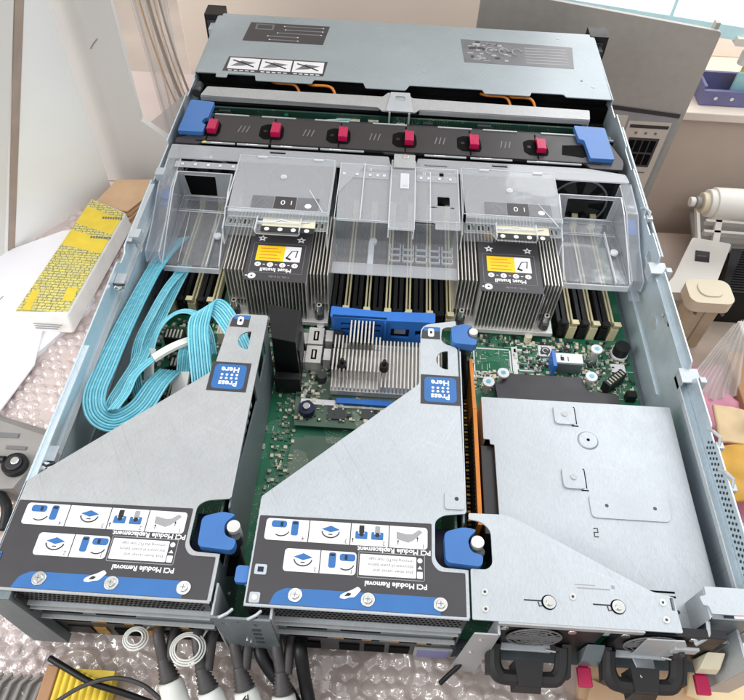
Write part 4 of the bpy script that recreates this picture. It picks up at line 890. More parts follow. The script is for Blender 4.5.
# ------------------------------------------------------------------ power supplies
def psu(x0, x1, label, tabx):
    t = thing('power_supply', label, 'power supply', ((x0+x1)/2,3,.2), group='power supplies in the rear right bays')
    xc = (x0+x1)/2-.75; zc = 6.7
    m = MB(); m.box(x0+1.1,x1,.45,15,3.7,5.8,'black'); m.poly(rc([(x0,3.6),(x1,3.6),(x1,8.3),(x0,8.3)],.1,2),-.05,.45,'black',plane='xz'); P('casing', m, t, bevel=.06)
    m = MB(); m.cyl((xc,-.05,zc),1.6,-.08,'blackest','y',28)
    for rr in (1.55,1.2,.85,.5): m.tube([(xc+rr*math.cos(a),-.15,zc+rr*math.sin(a)) for a in [2*PI*j/30 for j in range(30)]],.06,'ink_grey',6,closed=True)
    for k in range(12): a = 2*PI*k/12; m.tube([(xc,-.16,zc),(xc+1.6*math.cos(a),-.16,zc+1.6*math.sin(a))],.035,'ink_grey',4)
    m.box(xc-1.5,xc+1.5,-.22,-.08,zc-.35,zc+.4,'ink_grey')
    P('fan_grille', m, t)
    for s in (-1,1):
        m = MB(); m.cyl((xc+s*1.9,-.12,7.9),.24,.12,'chrome','y',14); P('face_screw', m, t)
    m = MB(); m.box(xc-1.8,xc+1.3,-.5,-.1,5.0,5.2,'galv_bright'); m.tube([(xc+1.0,-.4,5.3),(xc+1.5,-.5,5.4),(xc+1.7,-.3,5.2)],.08,'chrome',6); P('socket_ledge', m, t, bevel=.03)
    h = MB(); hx0, hx1 = xc-2.05, xc+2.05
    path = [(hx0,-.1,5.2),(hx0,-.6,4.9),(hx0+.05,-1.2,4.6),(hx0+.3,-1.65,4.4),(hx0+.8,-1.8,4.3),(hx1-.8,-1.8,4.3),(hx1-.3,-1.65,4.4),(hx1-.05,-1.2,4.6),(hx1,-.6,4.9),(hx1,-.1,5.2)]
    pts = spline(path,3)
    h.tube(pts,.46,'black_soft',8)
    for dx in (hx0-.42,hx1-.1): h.hexa([(dx,-1.7,4.0),(dx+.52,-1.7,4.0),(dx+.52,-.1,4.4),(dx,-.1,4.4)],[(dx,-1.7,4.7),(dx+.52,-1.7,4.7),(dx+.52,-.1,5.6),(dx,-.1,5.6)],'black_soft')
    h.hexa([(xc-.85,-2.4,3.3),(xc+.95,-2.4,3.3),(xc+1.0,-1.0,3.5),(xc-.9,-1.0,3.5)],[(xc-.65,-2.2,4.7),(xc+.7,-2.2,4.7),(xc+.85,-1.0,5.1),(xc-.85,-1.0,5.1)],'black_soft')
    P('pull_handle', h, t, bevel=.1)
    m = MB(); m.box(tabx-.42,tabx+.42,-2.0,-.9,3.8,4.1,'magenta'); m.box(tabx-.3,tabx+.3,-1.0,-.1,3.9,4.05,'magenta'); P('release_tab', m, t, bevel=.1)
    m = MB(); m.hexa([(tabx-.4,-.9,4.2),(tabx+.9,-.9,4.2),(tabx+.9,-.1,4.2),(tabx-.4,-.1,4.2)],[(tabx-.4,-.8,5.0),(tabx+.8,-.8,5.0),(tabx+.9,-.1,6.0),(tabx-.2,-.1,6.0)],'galv_dark' if tabx < 38 else 'cream'); P('socket_cap', m, t, bevel=.08)
psu(29.1,35.0,'left power supply under the bridge plate, black handle over bubble wrap',34.8)
psu(35.9,41.8,'right power supply at the server corner, black handle over the cardboard',41.8)

# ------------------------------------------------------------------ cyan ribbon cables
def ribbon(label, pts, ups, width, n, wf=None, wt=None):
    m = MB(); frill(m, pts, ups, width, n, 'cyan_wire', wf, wt)
    o = m.build('ribbon_cable', None, org=tuple(pts[0])); tag(o, label, 'cable', group='cyan ribbon cables at the left wall')
ribbon('wide cyan ribbon cable hugging the left wall and looping back at its bottom',
  [(2.0,35,3.2),(1.5,31.5,4.2),(1.3,28,5.0),(1.1,22,5.8),(1.1,17,6.4),(1.2,14.6,6.6),(1.8,13.2,6.3),(2.9,13.1,5.6),(4.1,14.6,5.2),(4.7,17.2,4.8),(5.1,19,4.0)],
  [(1,.1,.2),(1,.1,.2),(1,.1,.3),(1,.1,.2),(1,.2,0),(.9,.5,0),(.4,1,.1),(-.5,.9,.2),(-1,.3,.2),(-1,0,.1),(-1,0,.1)], 1.75, 8)
ribbon('cyan ribbon cable behind the wide one, joining it at the bottom loop',
  [(3.4,31,3.6),(3.0,27,3.8),(2.8,23,4.2),(2.7,19,4.8),(2.5,16.4,5.4),(2.3,14.6,5.6),(2.7,12.9,5.2),(3.6,12.9,4.8),(4.3,14.2,4.6),(4.6,15.8,4.2)],
  [(1,0,0),(1,.1,.1),(1,0,.2),(1,0,.2),(1,.2,.1),(.9,.5,0),(.3,1,0),(-.6,.9,.1),(-1,.3,.1),(-1,.1,.1)], 1.35, 7)
ribbon('cyan ribbon cable rising to the right with a white printed sleeve',
  [(2.7,13.6,6.3),(3.1,15.2,6.1),(3.3,17.0,6.0),(4.3,18.6,6.0),(5.6,19.9,6.0),(7.0,20.9,5.8),(8.0,21.4,5.0)],
  [(.9,.2,0),(.9,0,.1),(.8,-.2,.2),(.5,-.7,.3),(.4,-.8,.3),(.3,-.8,.4),(.3,-.9,.3)], .8, 5, .50,.80)
ribbon('narrow cyan ribbon cable hanging straight down beside the wall memory slots',
  [(3.4,31,3.4),(3.0,27.5,4.6),(2.6,24.0,5.0),(2.2,21.0,4.8),(2.4,18.6,4.0),(3.0,16.8,2.6)],
  [(1,0,0),(1,0,.2),(1,.1,.3),(1,.2,.3),(1,.3,.2),(1,.3,0)], .9, 5)
ribbon('bright blue folded ribbon cable beside the left module arm',
  [(8.5,15.5,3.4),(8.1,17.6,5.2),(7.6,19.6,6.1),(7.2,21.6,6.7),(7.5,23.2,7.0),(8.5,23.2,6.9),(9.6,22.0,6.6),(10.4,20.8,6.2),(11.2,19.5,5.6)],
  [(1,.1,0),(1,.1,0),(1,.1,0),(1,-.1,0),(.8,.5,.3),(.6,.8,.3),(.6,.8,.2),(.6,.8,.2),(.6,.8,.2)], 1.7, 8)
ribbon('pale cyan ribbon arching over the connectors below the wall memory slots',
  [(3.5,17.5,2.4),(3.3,19.6,4.2),(3.7,22.0,5.4),(4.9,23.6,5.7),(6.3,23.8,5.4),(7.3,22.9,4.4),(7.8,21.4,3.2)],
  [(.9,-.3,.3),(.9,-.3,.5),(.7,-.7,.5),(.1,-1,.5),(-.2,-1,.4),(-.8,-.6,.2),(-.9,-.3,.2)], .8, 5, .08,.24)
ribbon('pale cyan ribbon running down between the connectors with a white tag',
  [(5.2,23,2.2),(5.7,21,3.8),(6.0,19.2,3.9),(6.0,17.6,3.4),(5.8,16.0,2.4)],
  [(1,0,.1)]*5, 1.1, 6, .55,.85)
random.seed(31)
m = MB()
for i in range(9):
    x = random.uniform(3.5,8); y = random.uniform(13.5,20); pts = [(x,y,1.5),(x+random.uniform(-1,1),y+1,3+random.random()),(x+random.uniform(-1.5,1.5),y+2.4,2.6),(x+random.uniform(-1,2),y+3.6,1.3)]
    m.tube(spline(pts,6),.09 if i%3 else .12,random.choice(['cyan_pale','cyan_pale','cyan_wire','black']),6)
tag(m.build('signal_wires', None, org=(5,17,1)), 'thin pale cyan loose wires among the connectors below the ribbons', 'wires')

# ------------------------------------------------------------------ surroundings
tag(MB().box(-70,46.4,-40,72,-3.2,-1.6,'tabletop').build('tabletop', bevel=.1), kind='structure')
fl = MB(); fl.box(-300,500,-200,500,-62,-60,'floor'); tag(fl.build('floor'), kind='structure')

def bubble(name, x0, x1, y0, y1, hole, seed, mname, label, amp=.35, rot=0):
    st = .14; nx = int((x1-x0)/st); ny = int((y1-y0)/st); v = []; f = []; idx = {}
    for j in range(ny+1):
        for i in range(nx+1):
            x, y = x0+i*st, y0+j*st
            if hole and hole[0] < x < hole[1] and hole[2] < y < hole[3]: continue
            row = round(y/.87); cx = round((x-(row%2)*.5))+(row%2)*.5; cy = row*.87
            nn = noise.noise(Vector((x*.5,y*.5,seed))); pop = noise.noise(Vector((cx*.9,cy*.9,seed+9)))
            d = math.hypot(x-cx,y-cy); h = max(0,1-(d/.44)**6)*.24*(1 if pop > -.2 else .15)
            w = noise.noise(Vector((x*.13,y*.13,seed+3)))
            z = -1.5+.25+amp*.5*nn+amp*.8*w+h+.1*amp*1.5*noise.noise(Vector((x*1.7,y*1.3,seed+20)))
            wr = abs(noise.noise(Vector((x*.3+y*.2,y*.35-x*.1,seed+5)))); z += 1.1*max(0,.14-wr)*2*(amp/.5)
            idx[i,j] = len(v); v.append((x,y,max(z,-1.55)))
    for j in range(ny):
        for i in range(nx):
            q = [(i,j),(i+1,j),(i+1,j+1),(i,j+1)]
            if all(a in idx for a in q): f.append(tuple(idx[a] for a in q))
    m = MB(); m.add(v,f,mname,True); o = m.build(name, None, org=((x0+x1)/2,y0,-1.5)); tag(o, label, 'bubble wrap')
def wrapmat(name, rgb, rough):
    mm = mat(name, rgb, rough, 0, .08, 40, .35, 300, spec=.8, coat=1.)
    b = mm.node_tree.nodes['Principled BSDF']; b.inputs['Coat Roughness'].default_value = .08
wrapmat('wrap_foam', (236,206,204), .35)
clear('wrap_pink', (255,246,244), (246,228,224), .58, .14); clear('wrap_clear', (250,247,245), (228,224,221), .34, .10)
for nm in ('wrap_pink','wrap_clear'):
    for nd in MATS[nm].node_tree.nodes:
        if nd.type == 'BSDF_PRINCIPLED': nd.inputs['Specular IOR Level'].default_value = 1.; nd.inputs['Coat Weight'].default_value = 1; nd.inputs['Coat Roughness'].default_value = .04
        if nd.type == 'BUMP': nd.inputs['Strength'].default_value = .6
        if nd.type == 'TEX_NOISE': nd.inputs['Scale'].default_value = 160
        if nd.type == 'MATH' and nd.operation == 'MULTIPLY_ADD' and abs(nd.inputs[2].default_value-.045) < 1e-4: nd.inputs[2].default_value = .10
bubble('bubble_wrap', -15,0.6, -2.5,43, None, 4, 'wrap_pink', 'pink bubble wrap sheet along the left side of the server', .12)
bubble('bubble_wrap', -9,35, -12,3, (1,34,1.5,3), 12, 'wrap_clear', 'clear bubble wrap crumpled under the rear edge of the server', .7)

# pattern printed carton, papers
car = thing('patterned_carton', 'long cream carton with yellow and black printed pattern left of the server', 'carton', (-7.5,33,-.5))
m = MB(); Zb, Zt = -.8, 1.2
m.hexa([(-11.2,25.6,Zb),(-6.3,25.8,Zb),(-5.0,40.5,Zb),(-9.2,42.3,Zb)],[(-11.3,26.2,Zt),(-6.5,26.5,Zt),(-5.2,40.4,Zt),(-9.3,42.3,Zt)],'carton_side'); P('box_body', m, car, bevel=.25)
def band(t0, t1, mm, dz=.01):
    a = Vector((-11.15,26.4)); b = Vector((-6.6,26.7)); c = Vector((-5.35,40.2)); d = Vector((-9.25,42.1))
    p = [a.lerp(d,t0), b.lerp(c,t0), b.lerp(c,t1), a.lerp(d,t1)]
    return [(q.x,q.y,Zt+dz) for q in p], [(q.x,q.y,Zt+dz+.02) for q in p]
m = MB(); m.hexa(*band(.0,.56,None),'map_print'); m.hexa(*band(.56,.70,None),'yellow'); m.hexa(*band(.70,.76,None),'map_print'); m.hexa(*band(.76,.93,None),'yellow'); m.hexa(*band(.93,1.0,None),'map_print')
m.box(-7.5,-6.6,28.0,29.6,Zt+.035,Zt+.045,'yellow'); m.box(-10.6,-9.9,26.6,29.0,Zt+.035,Zt+.045,'yellow')
for k,(x,y) in enumerate(((-7.6,36.3),(-7.3,39.2))): 
    for i in range(8): m.box(x+i*.26,x+.18+i*.26,y,y+.3,Zt+.035,Zt+.05,'ink_grey')
for k in range(3): m.box(-9.6,-7.6+k*.3,25.72,25.8,-.2+k*.3,-.14+k*.3,'label_line')
P('printed_sleeve', m, car)
m = MB(); m.poly([(-40,10),(-9.5,22),(-6,29),(-6.5,36),(-9.5,40),(-12.0,39.2),(-16.2,36),(-20.5,30),(-40,28)],-1.3,-.75,'paper'); m.poly([(-45,-8),(-12,6),(-8.5,22),(-9.5,28),(-24,27),(-45,20)],-.74,-.55,'paper')
m.tube([(-15.2,27.0,-.53),(-14.8,28.2,-.53),(-14.2,29.6,-.53)],.04,'ink_grey',5); m.tube([(-15.6,25.6,-.53),(-15.2,26.4,-.53)],.04,'ink_grey',5)
tag(m.build('paper_sheets', None, .02, org=(-20,20,-1.2)), 'white paper sheets spread over the table under the carton', 'paper')
m = MB()
for k in range(6):
    o = k*.34; dx = .3*math.sin(k*2.1); m.poly([(-10.3+o*.6+dx,39.0+o*1.5),(-5.4+dx*.5,39.4+o*1.2),(-2.6,47.0),(-8.6+o*.3,46.4)],-1.0+k*.26,-.8+k*.26,'kraft' if k%2 else 'kraft_dark')
tag(m.build('envelope_stack', None, .05, org=(-7,42,-1)), 'stack of brown envelopes behind the carton against the white panel', 'envelopes')

# white door-like panels on the left
def vplane(a, b, z0, z1, t, mname, name, label, cat, bevel=.1):
    a, b = Vector(a), Vector(b); d = (b-a).normalized(); n = Vector((d.y,-d.x))*t
    m = MB(); p = [a,b,b-n,a-n]; m.hexa([(q.x,q.y,z0) for q in p],[(q.x,q.y,z1) for q in p],mname)
    return tag(m.build(name, None, bevel, org=(a.x,a.y,z0)), label, cat)
vplane((-26,21.9),(-9.0,46.4),-1.6,60,1.5,'panel_white','cabinet_panel','smooth white panel standing at the left table edge','panel')
m = MB()
pb, pt_ = (-16.05,36.4), (-9.7,45.6)
m.hexa([(-16.6,35.6,-1.5),(-16.2,36.2,-1.5),(-16.0,36.1,-1.5),(-16.4,35.5,-1.5)],[(-10.7,44.1,20.5),(-10.2,44.9,20.5),(-10.0,44.8,20.5),(-10.5,44.0,20.5)],'brown_edge')
m.hexa([(-30,16.4,-1.5),(-16.9,35.2,-1.5),(-16.7,35.1,-1.5),(-29.8,16.3,-1.5)],[(-30,16.4,30),(-10.6,44.2,21),(-10.4,44.1,21),(-29.8,16.3,30)],'wall_white')
tag(m.build('door_board', None, .05, org=(-17,36,-1.5)), 'leaning cream board with brown edge at far left of the white panel', 'board')
m = MB(); m.poly([(-15,-1.5),(-.4,-1.5),(-.5,3.0),(-4.6,6.5),(-4.2,60),(-15,60)],48.6,49.4,'panel_grey',plane='xz'); tag(m.build('back_board', None, .08, org=(-10,49,-1.5)), 'pale grey scuffed board behind the white panel', 'board')
m = MB(); m.tube([(-7.6,48.59,14.0),(-7.2,48.59,14.5),(-6.7,48.59,15.0)],.06,'label_line',6); m.build('scuff_mark', bpy.data.objects['back_board'], org=(-10,49,-1.5))
vplane((-8,78),(42.5,86),-60,70,1,'wall_beige','back_wall',None,None)['kind'] = 'structure'
# curtain of plastic film
random.seed(17)
m = MB(); n = 60; v = []; f = []
for i in range(n+1):
    u = i/n
    for k in range(13):
        h = k/12; x = -7.6+u*5.2*(.55+.45*h)+1.6*(1-h); y = 58.5+.5*math.sin(u*22)+.3*math.sin(u*51+h*3); v.append((x,y,-2+h*34))
for i in range(n):
    for k in range(12): a = i*13+k; f.append((a,a+13,a+14,a+1))
m.add(v,f,'film',True); tag(m.build('film_curtain', None, org=(-5,58,-2)), 'creased translucent plastic film hanging behind the left front corner', 'plastic film')
m = MB()
for j,(x,w_) in enumerate(((-5.1,.16),(-4.2,.3),(-3.6,.12),(-3.0,.2))):
    m.tube(spline([(x-.6,57.6,26),(x-.2,57.4,16),(x+.2,57.3,11),(x+.9,57.2,6),(x+1.9,57.0,2)],6),[w_*.7]*25,'brown_edge' if j%2 else 'kraft',6)
tag(m.build('brown_strips', None, org=(-4,57,2)), 'brown strips hanging in the film behind the left front corner', 'strips')
m = MB(); m.poly([(-5.2,-2),(-1.4,-2),(-.9,6.4),(-6.3,2.0)],55.2,55.25,'film',plane='xz'); tag(m.build('film_flap', None, org=(-4,55,-2)), 'pale translucent flap sticking out left of the drive cover', 'plastic film')

# server lid standing behind, with its diagram sheet
lid = thing('server_lid', 'grey server lid standing upright behind the right front corner', 'lid', (45,76,-45))
m = MB(); m.poly(rc([(31.4,-60),(62.1,-60),(62.4,6.7),(31.4,10.4)],.5,3),75,75.6,'lid_grey',plane='xz'); m.box(61.5,62.1,75.6,76.6,-59,7.5,'lid_grey'); P('lid_sheet', m, lid, bevel=.1)
m = MB(); m.poly([(43,-3.8),(61.6,-5.4),(61.2,-30),(43,-30)],74.9,74.98,'label_line',plane='xz')
m.poly([(43,-3.4),(61.7,-5.0),(61.7,-5.6),(43,-4.0)],74.84,74.9,'fan_black',plane='xz')
m.box(54.9,61.0,74.82,74.9,-29,-6.4,'sheet_paper'); m.box(50.2,54.6,74.82,74.9,-29,-5.6,'sheet_paper'); m.box(55.3,60.8,74.76,74.82,-7.4,-6.9,'fan_black'); m.box(55.8,60.2,74.76,74.82,-13.9,-9.0,'label_dark')
for k in range(3): m.cyl((56.5+k*1.4,74.78,-8.2),.2,-.04,'ink_grey','y',8)
for k in range(4): m.box(56.0+k*1.02,56.8+k*1.02,74.7,74.76,-13.5,-11.7,'blackest'); m.box(56.0+k*1.02,56.8+k*1.02,74.7,74.76,-11.3,-9.4,'blackest')
for k in range(16): m.box(55.4,60.0-(k*7%5)*.5,74.76,74.82,-15.0-k*.75,-14.8-k*.75,'ink_grey')
for k in range(26): m.box(50.5,53.9-(k*5%7)*.3,74.76,74.82,-7-k*.75,-6.82-k*.75,'ink_grey')
m.box(53.0,56.9,74.7,74.76,-20.4,-19.7,'label_white')
P('diagram_sheet', m, lid, label='cream diagram sheet with a black picture on the lid')
# bright window, sill and pink block
m = MB(); m.hexa([(40,92.2,2.4),(110,75.5,2.4),(110,75.7,2.4),(40,92.4,2.4)],[(40,92.2,50),(110,75.5,50),(110,75.7,50),(40,92.4,50)],'window_glow')
win = thing('window', 'bright white window with cyan lower edge at the top right', 'window', (70,86,4)); P('pane', m, win)
m = MB(); m.hexa([(40,91.2,1.3),(110,74.5,1.3),(110,76.5,1.3),(40,93.2,1.3)],[(40,91.2,3.2),(110,74.5,3.2),(110,76.5,3.2),(40,93.2,3.2)],'window_cyan'); m.box(59.6,60.1,86.4,87.2,2.4,20,'window_cyan')
for x in (47.5,69.0): m.box(x,x+1.6,88.6-(x-47)*.24,90.2-(x-47)*.24,.9,2.0,'appliance')
P('frame', m, win, bevel=.05)
m = MB(); m.box(36.5,43.8,86,90,2,20,'pink'); m.box(32,36,87,90,4,8,'wall_white'); tag(m.build('pink_box', None, .3, org=(40,88,2)), 'pale pink box at the left end of the window', 'box')
# shelf with the purple tray
m = MB(); m.box(62.5,120,80,98,-9.0,-7.6,'wall_beige'); m.box(62.5,120,97,98,-7.6,4,'wall_beige'); m.box(63,120,81,97,-60,-9,'floor'); tag(m.build('side_shelf', None, .2, org=(80,88,-60)), 'beige shelf unit right of the grey lid', 'shelf')
tr = thing('parts_tray', 'purple plastic tray with yellow pieces on the beige shelf', 'tray', (74,85,-7.5))
m = MB(); m.box(67,92,82,82.6,-7.5,-5.2,'purple'); m.box(67,92,86,86.5,-7.5,-4.4,'purple'); m.box(67,67.5,82.6,86,-7.5,-4.8,'purple'); m.box(67.5,91.5,82.6,86,-7.5,-7.1,'purple')
for k in range(6): m.cyl((69+k*2.4,82,-6.3),.3,-.15,'label_white','y',10)
P('tray_body', m, tr, bevel=.15)
m = MB(); m.box(72.4,74.6,84,85.4,-7,-.8,'yellow'); m.cyl((72,85,-2.4),.8,2,'sleeve_white'); m.cyl((74.8,84.6,-2.6),.9,2.6,'yellow'); m.box(71.4,76,83.5,84,-6,-3,'cyan_pale'); P('yellow_pieces', m, tr, bevel=.1)
m = MB(); m.cyl((66.2,86.5,-7.5),1.4,6.2,'film'); m.cyl((66.2,86.5,-1.3),1.2,2.4,'yellow'); tag(m.build('glue_bottle', None, .1, org=(66,86,-7.5)), 'clear bottle with yellow cap left of the purple tray', 'bottle')

# right side clutter: shelf-like lower surface
LOW = -30
m = MB(); m.box(46.5,200,-10,79,LOW-2,LOW,'floor'); tag(m.build('lower_surface', None), kind='structure')
def rbox(m, c, sx, sy, z0, z1, ang, mm):
    i0 = len(m.v); m.box(c[0]-sx/2,c[0]+sx/2,c[1]-sy/2,c[1]+sy/2,z0,z1,mm); m.rot(i0,(c[0],c[1],0),math.radians(ang))
ap = thing('white_appliance', 'white plastic appliance with a cylinder handle and open grid at the right edge', 'appliance', (70,66,LOW))
m = MB(); m.cyl((68.7,68.4,-14.9),2.3,26,'appliance','x',28); m.cyl((67.8,68.4,-14.9),2.0,1.1,'appliance','x',24); m.cyl((67.0,68.4,-14.9),1.5,.9,'appliance_cream','x',20); m.cyl((66.2,68.4,-14.9),.9,.9,'device_grey','x',16); m.cyl((65.4,68.5,-14.9),.7,.8,'appliance','x',12)
P('roller_handle', m, ap, bevel=.15)
m = MB()
m.poly(rc([(69.2,69.6),(75.0,68.6),(70.9,60.8),(69.0,57.6),(61.4,57.2),(64.2,60.6)],.5,4),-24.2,-22.5,'appliance')
def strut(a, b, w_=.45, z0=-23.6, z1=-22.7):
    a, b = Vector(a), Vector(b); d = (b-a).normalized(); n = Vector((-d.y,d.x))*w_; q = [a+n,b+n,b-n,a-n]; m.hexa([(v.x,v.y,z0) for v in q],[(v.x,v.y,z1) for v in q],'appliance')
strut((72.6,68.5),(76.6,79.5),.5); strut((71.6,71.6),(92,71.2),.3); strut((72.6,74.2),(92,73.6),.3); strut((71.2,78.8),(92,78.4),.4); strut((70.3,69.4),(72.4,79),.25); strut((80.5,69),(82.5,79),.35)
m.hexa([(70.6,69.4,-25.5),(92,69,-25.5),(92,79,-25.5),(72,79,-25.5)],[(70.6,69.4,-25),(92,69,-25),(92,79,-25),(72,79,-25)],'device_grey')
P('front_shell', m, ap, bevel=.18)
m = MB(); m.poly([(68.2,64.2),(70.3,64.0),(71.0,66.3),(68.9,66.5)],-22.5,-22.38,'fan_black'); m.box(68.8,70.2,65.2,65.35,-22.38,-22.36,'ink_grey'); P('badge', m, ap)
m = MB(); m.hexa([(71.5,59,LOW),(95,59,LOW),(95,69,LOW),(76,68.5,LOW)],[(71.3,59,-23.4),(95,59,-23.4),(95,68.8,-23.4),(75.4,68.6,-23.4)],'black')
for k in range(16): m.tube([(72.4+k*.3,59.6+k*.55,-23.3),(95,59.2+k*.55,-23.3)],.12,'fan_black',5)
P('dark_grille', m, ap)
pl = thing('white_plug', 'cream rounded plug adapter standing in front of the white appliance', 'plug', (67,55,LOW))
m = MB(); m.poly(rrect(63.7,69.9,52.6,57.2,1.3,6),-21.3,-19.4,'appliance_cream'); m.poly(rrect(64.6,69.2,53.4,56.8,1.0,6),LOW,-21.3,'plug_body'); m.poly(rrect(65.2,68.6,53.8,56.6,1.2,6),-19.4,-19.2,'appliance_cream'); P('plug_body', m, pl, bevel=.4)
m = MB(); m.box(66.8,66.95,53.28,53.4,LOW,-22,'brown_edge'); P('seam', m, pl)
m = MB(); m.cyl((65.2,53.2,-21.8),.22,-.5,'ink_grey','y',10); m.cyl((69.0,53.2,-21.8),.22,-.5,'ink_grey','y',10); P('screw_hole', m, pl)
# plastic bag
m = MB(); v = []; f = []; nu, nv = 60, 30
for i in range(nu+1):
    for j in range(nv+1):
        u, w_ = i/nu, j/nv; wd = 1.2+3.6*w_
        x = 71.2-5.2*w_+(u-.5)*2*wd; y = 51.6-9.5*w_+(u-.5)*1.2; fold = math.sin(u*34+2*noise.noise(Vector((u*4,w_*2,1))))*(.18+.3*w_)+.6*noise.noise(Vector((u*6,w_*3,7)))
        v.append((x,y,-21.5-6.0*w_+fold))
for i in range(nu):
    for j in range(nv): a = i*(nv+1)+j; f.append((a,a+nv+1,a+nv+2,a+1))
m.add(v,f,'bag',True); tag(m.build('plastic_bag', None, org=(69,48,LOW)), 'crumpled clear plastic bag below the cream plug', 'bag')
def cloth(name, label, cat, c, sx, sy, z, ang, mm, amp, seed, n=26, th=.25):
    m = MB(); v = []; f = []
    for i in range(n+1):
        for j in range(n+1):
            x = (i/n-.5)*sx; y = (j/n-.5)*sy; h = amp*noise.noise(Vector((x*.22,y*.22,seed)))+amp*.5*noise.noise(Vector((x*.6,y*.5,seed)))
            a = math.radians(ang); v.append((c[0]+x*math.cos(a)-y*math.sin(a),c[1]+x*math.sin(a)+y*math.cos(a),z+h))
    for i in range(n):
        for j in range(n): a = i*(n+1)+j; f.append((a,a+n+1,a+n+2,a+1))
    m.add(v,f,mm,True); o = m.build(name, None, org=(c[0],c[1],z)); s = o.modifiers.new('t','SOLIDIFY'); s.thickness = th*S
    return tag(o, label, cat)
cloth('pink_cloth','crumpled pink cloth low beside the right server wall','cloth',(67,30),17,36,-28,8,'pink',1.6,2.2)
cloth('pale_wrap','pale pink foam wrap at the right edge below the amber envelope','foam wrap',(60,12),16,22,-24.5,0,'wrap_foam',1.4,5.5)
cloth('tan_envelope','tan paper envelope lying on the pink cloth','envelope',(69.4,36.2),8.6,5.6,-24.6,-6,'tan',.5,7.7,th=.4)
cloth('amber_envelope','amber padded envelope under the tan one','envelope',(68.6,29.6),10,7.4,-24.6,4,'amber',.6,9.1,th=.5)
m = MB(); m.tube([(70.0+1.5*math.cos(a),36.6+.8*math.sin(a),-23.2+.3*math.sin(a)) for a in [2*PI*i/20 for i in range(20)]],.35,'ink_grey',6,closed=True); tag(m.build('grey_band', None, org=(70,36,-24)), 'grey looped band on the tan envelope', 'band')
m = MB(); m.box(70.5,84,38,50,-30,-26,'kraft_dark'); rbox(m,(74,45),1.6,12,-26,-25.6,-18,'rubber'); rbox(m,(77,45),1.6,12,-26,-25.6,-18,'rubber'); m.box(72.5,84,50.5,54,-28,-24,'appliance'); tag(m.build('dark_carton', None, .2, org=(74,44,LOW)), 'dark brown carton behind the plastic bag at the right edge', 'carton')
# cardboard under the right rear corner
m = MB(); rbox(m,(43,-4),15,12,-1.5,-.7,-8,'kraft'); rbox(m,(41.5,-3.2),11,1.4,-.68,-.3,-22,'kraft'); rbox(m,(47,-1),8,3,-.7,-.4,-20,'tan'); tag(m.build('cardboard_sheet', None, .08, org=(42,-3,-1.5)), 'brown corrugated cardboard under the right power supply', 'cardboard')
m = MB(); m.poly(circ(35.4,-3.4,1.6,24),-1.2,-.4,'device_grey'); m.poly(circ(35.4,-3.4,1.25,24),-.4,-.3,'ink_grey'); m.box(36.4,40.2,-5.2,-1.6,-1.0,-.5,'wall_white'); tag(m.build('grey_disc', None, .1, org=(35,-3,-1.5)), 'grey round disc and white card between the two power supply handles', 'disc')
# cables behind the left module
def plug(x, y, ang, label, letter=None, sc_=1., dx=0):
    t = thing('cable_plug', label, 'cable', (x,y,0), group='black cables with ribbed boots behind the server')
    a = math.radians(ang); d = Vector((math.sin(a),-math.cos(a)*.62,-.30)); st = Vector((x,y,2.6))
    m = MB()
    m.tube(spline([(x-.5+dx,.6,2.4),(x-.45+dx*.5,-.4,3.2),tuple(st+d*.2)],6),.36,'rubber',10); m.tube(spline([(x+.35+dx,.6,2.0),(x+.4+dx*.5,-.5,2.8),tuple(st+Vector((.35,0,-.1))+d*.2)],6),.34,'rubber',10); P('lead', m, t)
    m = MB()
    rr = []; pp = []
    for k in range(13):
        pp.append(tuple(st+d*(k*.16))); rr.append((.40+k*.024)*sc_*(1.0 if k%2 else .80))
    m.tube(pp,rr,'rubber',16); P('ribbed_boot', m, t)
    e = st+d*2.0
    m = MB(); m.tube([tuple(e),tuple(e+d*.5),tuple(e+d*4)],[.70*sc_,.76*sc_,.78*sc_],'sleeve_white',20)
    if letter:
        c = e+d*.75; nrm = Vector((0,.25,1)); m.text(letter,.8,c.x,c.y-.1,c.z+.80*sc_+.02,'ink',rot=-.1)
    P('white_sleeve', m, t)
plug(9.3,-1.6,18,'cable plug with ribbed boot and white sleeve, leftmost behind the left module')
plug(11.7,-2.0,20,'cable plug with ribbed boot nearest the centre post on its left')
plug(14.0,-1.8,16,'cable plug with white sleeve lettered A under the centre rear post','A')
plug(16.6,-1.9,8,'cable plug with ribbed boot right of the centre rear post')
for x0, lab, pts in ((15.2,'thick black cable curving out from under the centre post',[(14.9,.4,2.2),(15.2,-.9,2.6),(15.9,-1.8,2.2),(17.2,-2.9,1.4),(18.4,-4.6,.4)]),
                (18,'black cable hanging straight down right of the centre post',[(17.6,.4,2.2),(17.7,-.7,3.2),(17.9,-1.6,2.6),(18.2,-2.6,1.6),(18.8,-4.4,.6)]),
                (26,'short black tie end under the right rear post',[(27.9,.2,2.0),(27.7,-.6,1.6),(27.1,-1.1,.9),(26.6,-1.5,.3)]),
                ):
    m = MB(); m.tube(spline(pts,8),.42 if x0 < 26 else .16,'black',10); tag(m.build('black_cable', None, org=pts[0]), lab, 'cable')
for x,y,r,lab in ((7.6,-.55,.75,'small white wire loop behind the left cable plug'),(10.9,-.95,1.05,'larger white wire loop above the second cable plug')):
    m = MB()
    for k in range(3): m.tube([(x+(r-k*.14)*math.cos(a),y-.25+(r-k*.14)*.9*math.sin(a),3.4+.1*k) for a in [2*PI*i/28 for i in range(28)]],.06,'sleeve_white',6,closed=True)
    m.tube([(x+r*.6,y+.3,3.3),(x+r*.9,.3,3.0)],.06,'sleeve_white',6); tag(m.build('wire_loop', None, org=(x,y,3)), lab, 'wire loop')
yb = thing('ribbed_box', 'yellow ribbed box with brown end at the bottom left', 'box', (3.2,-3,-1))
m = MB()
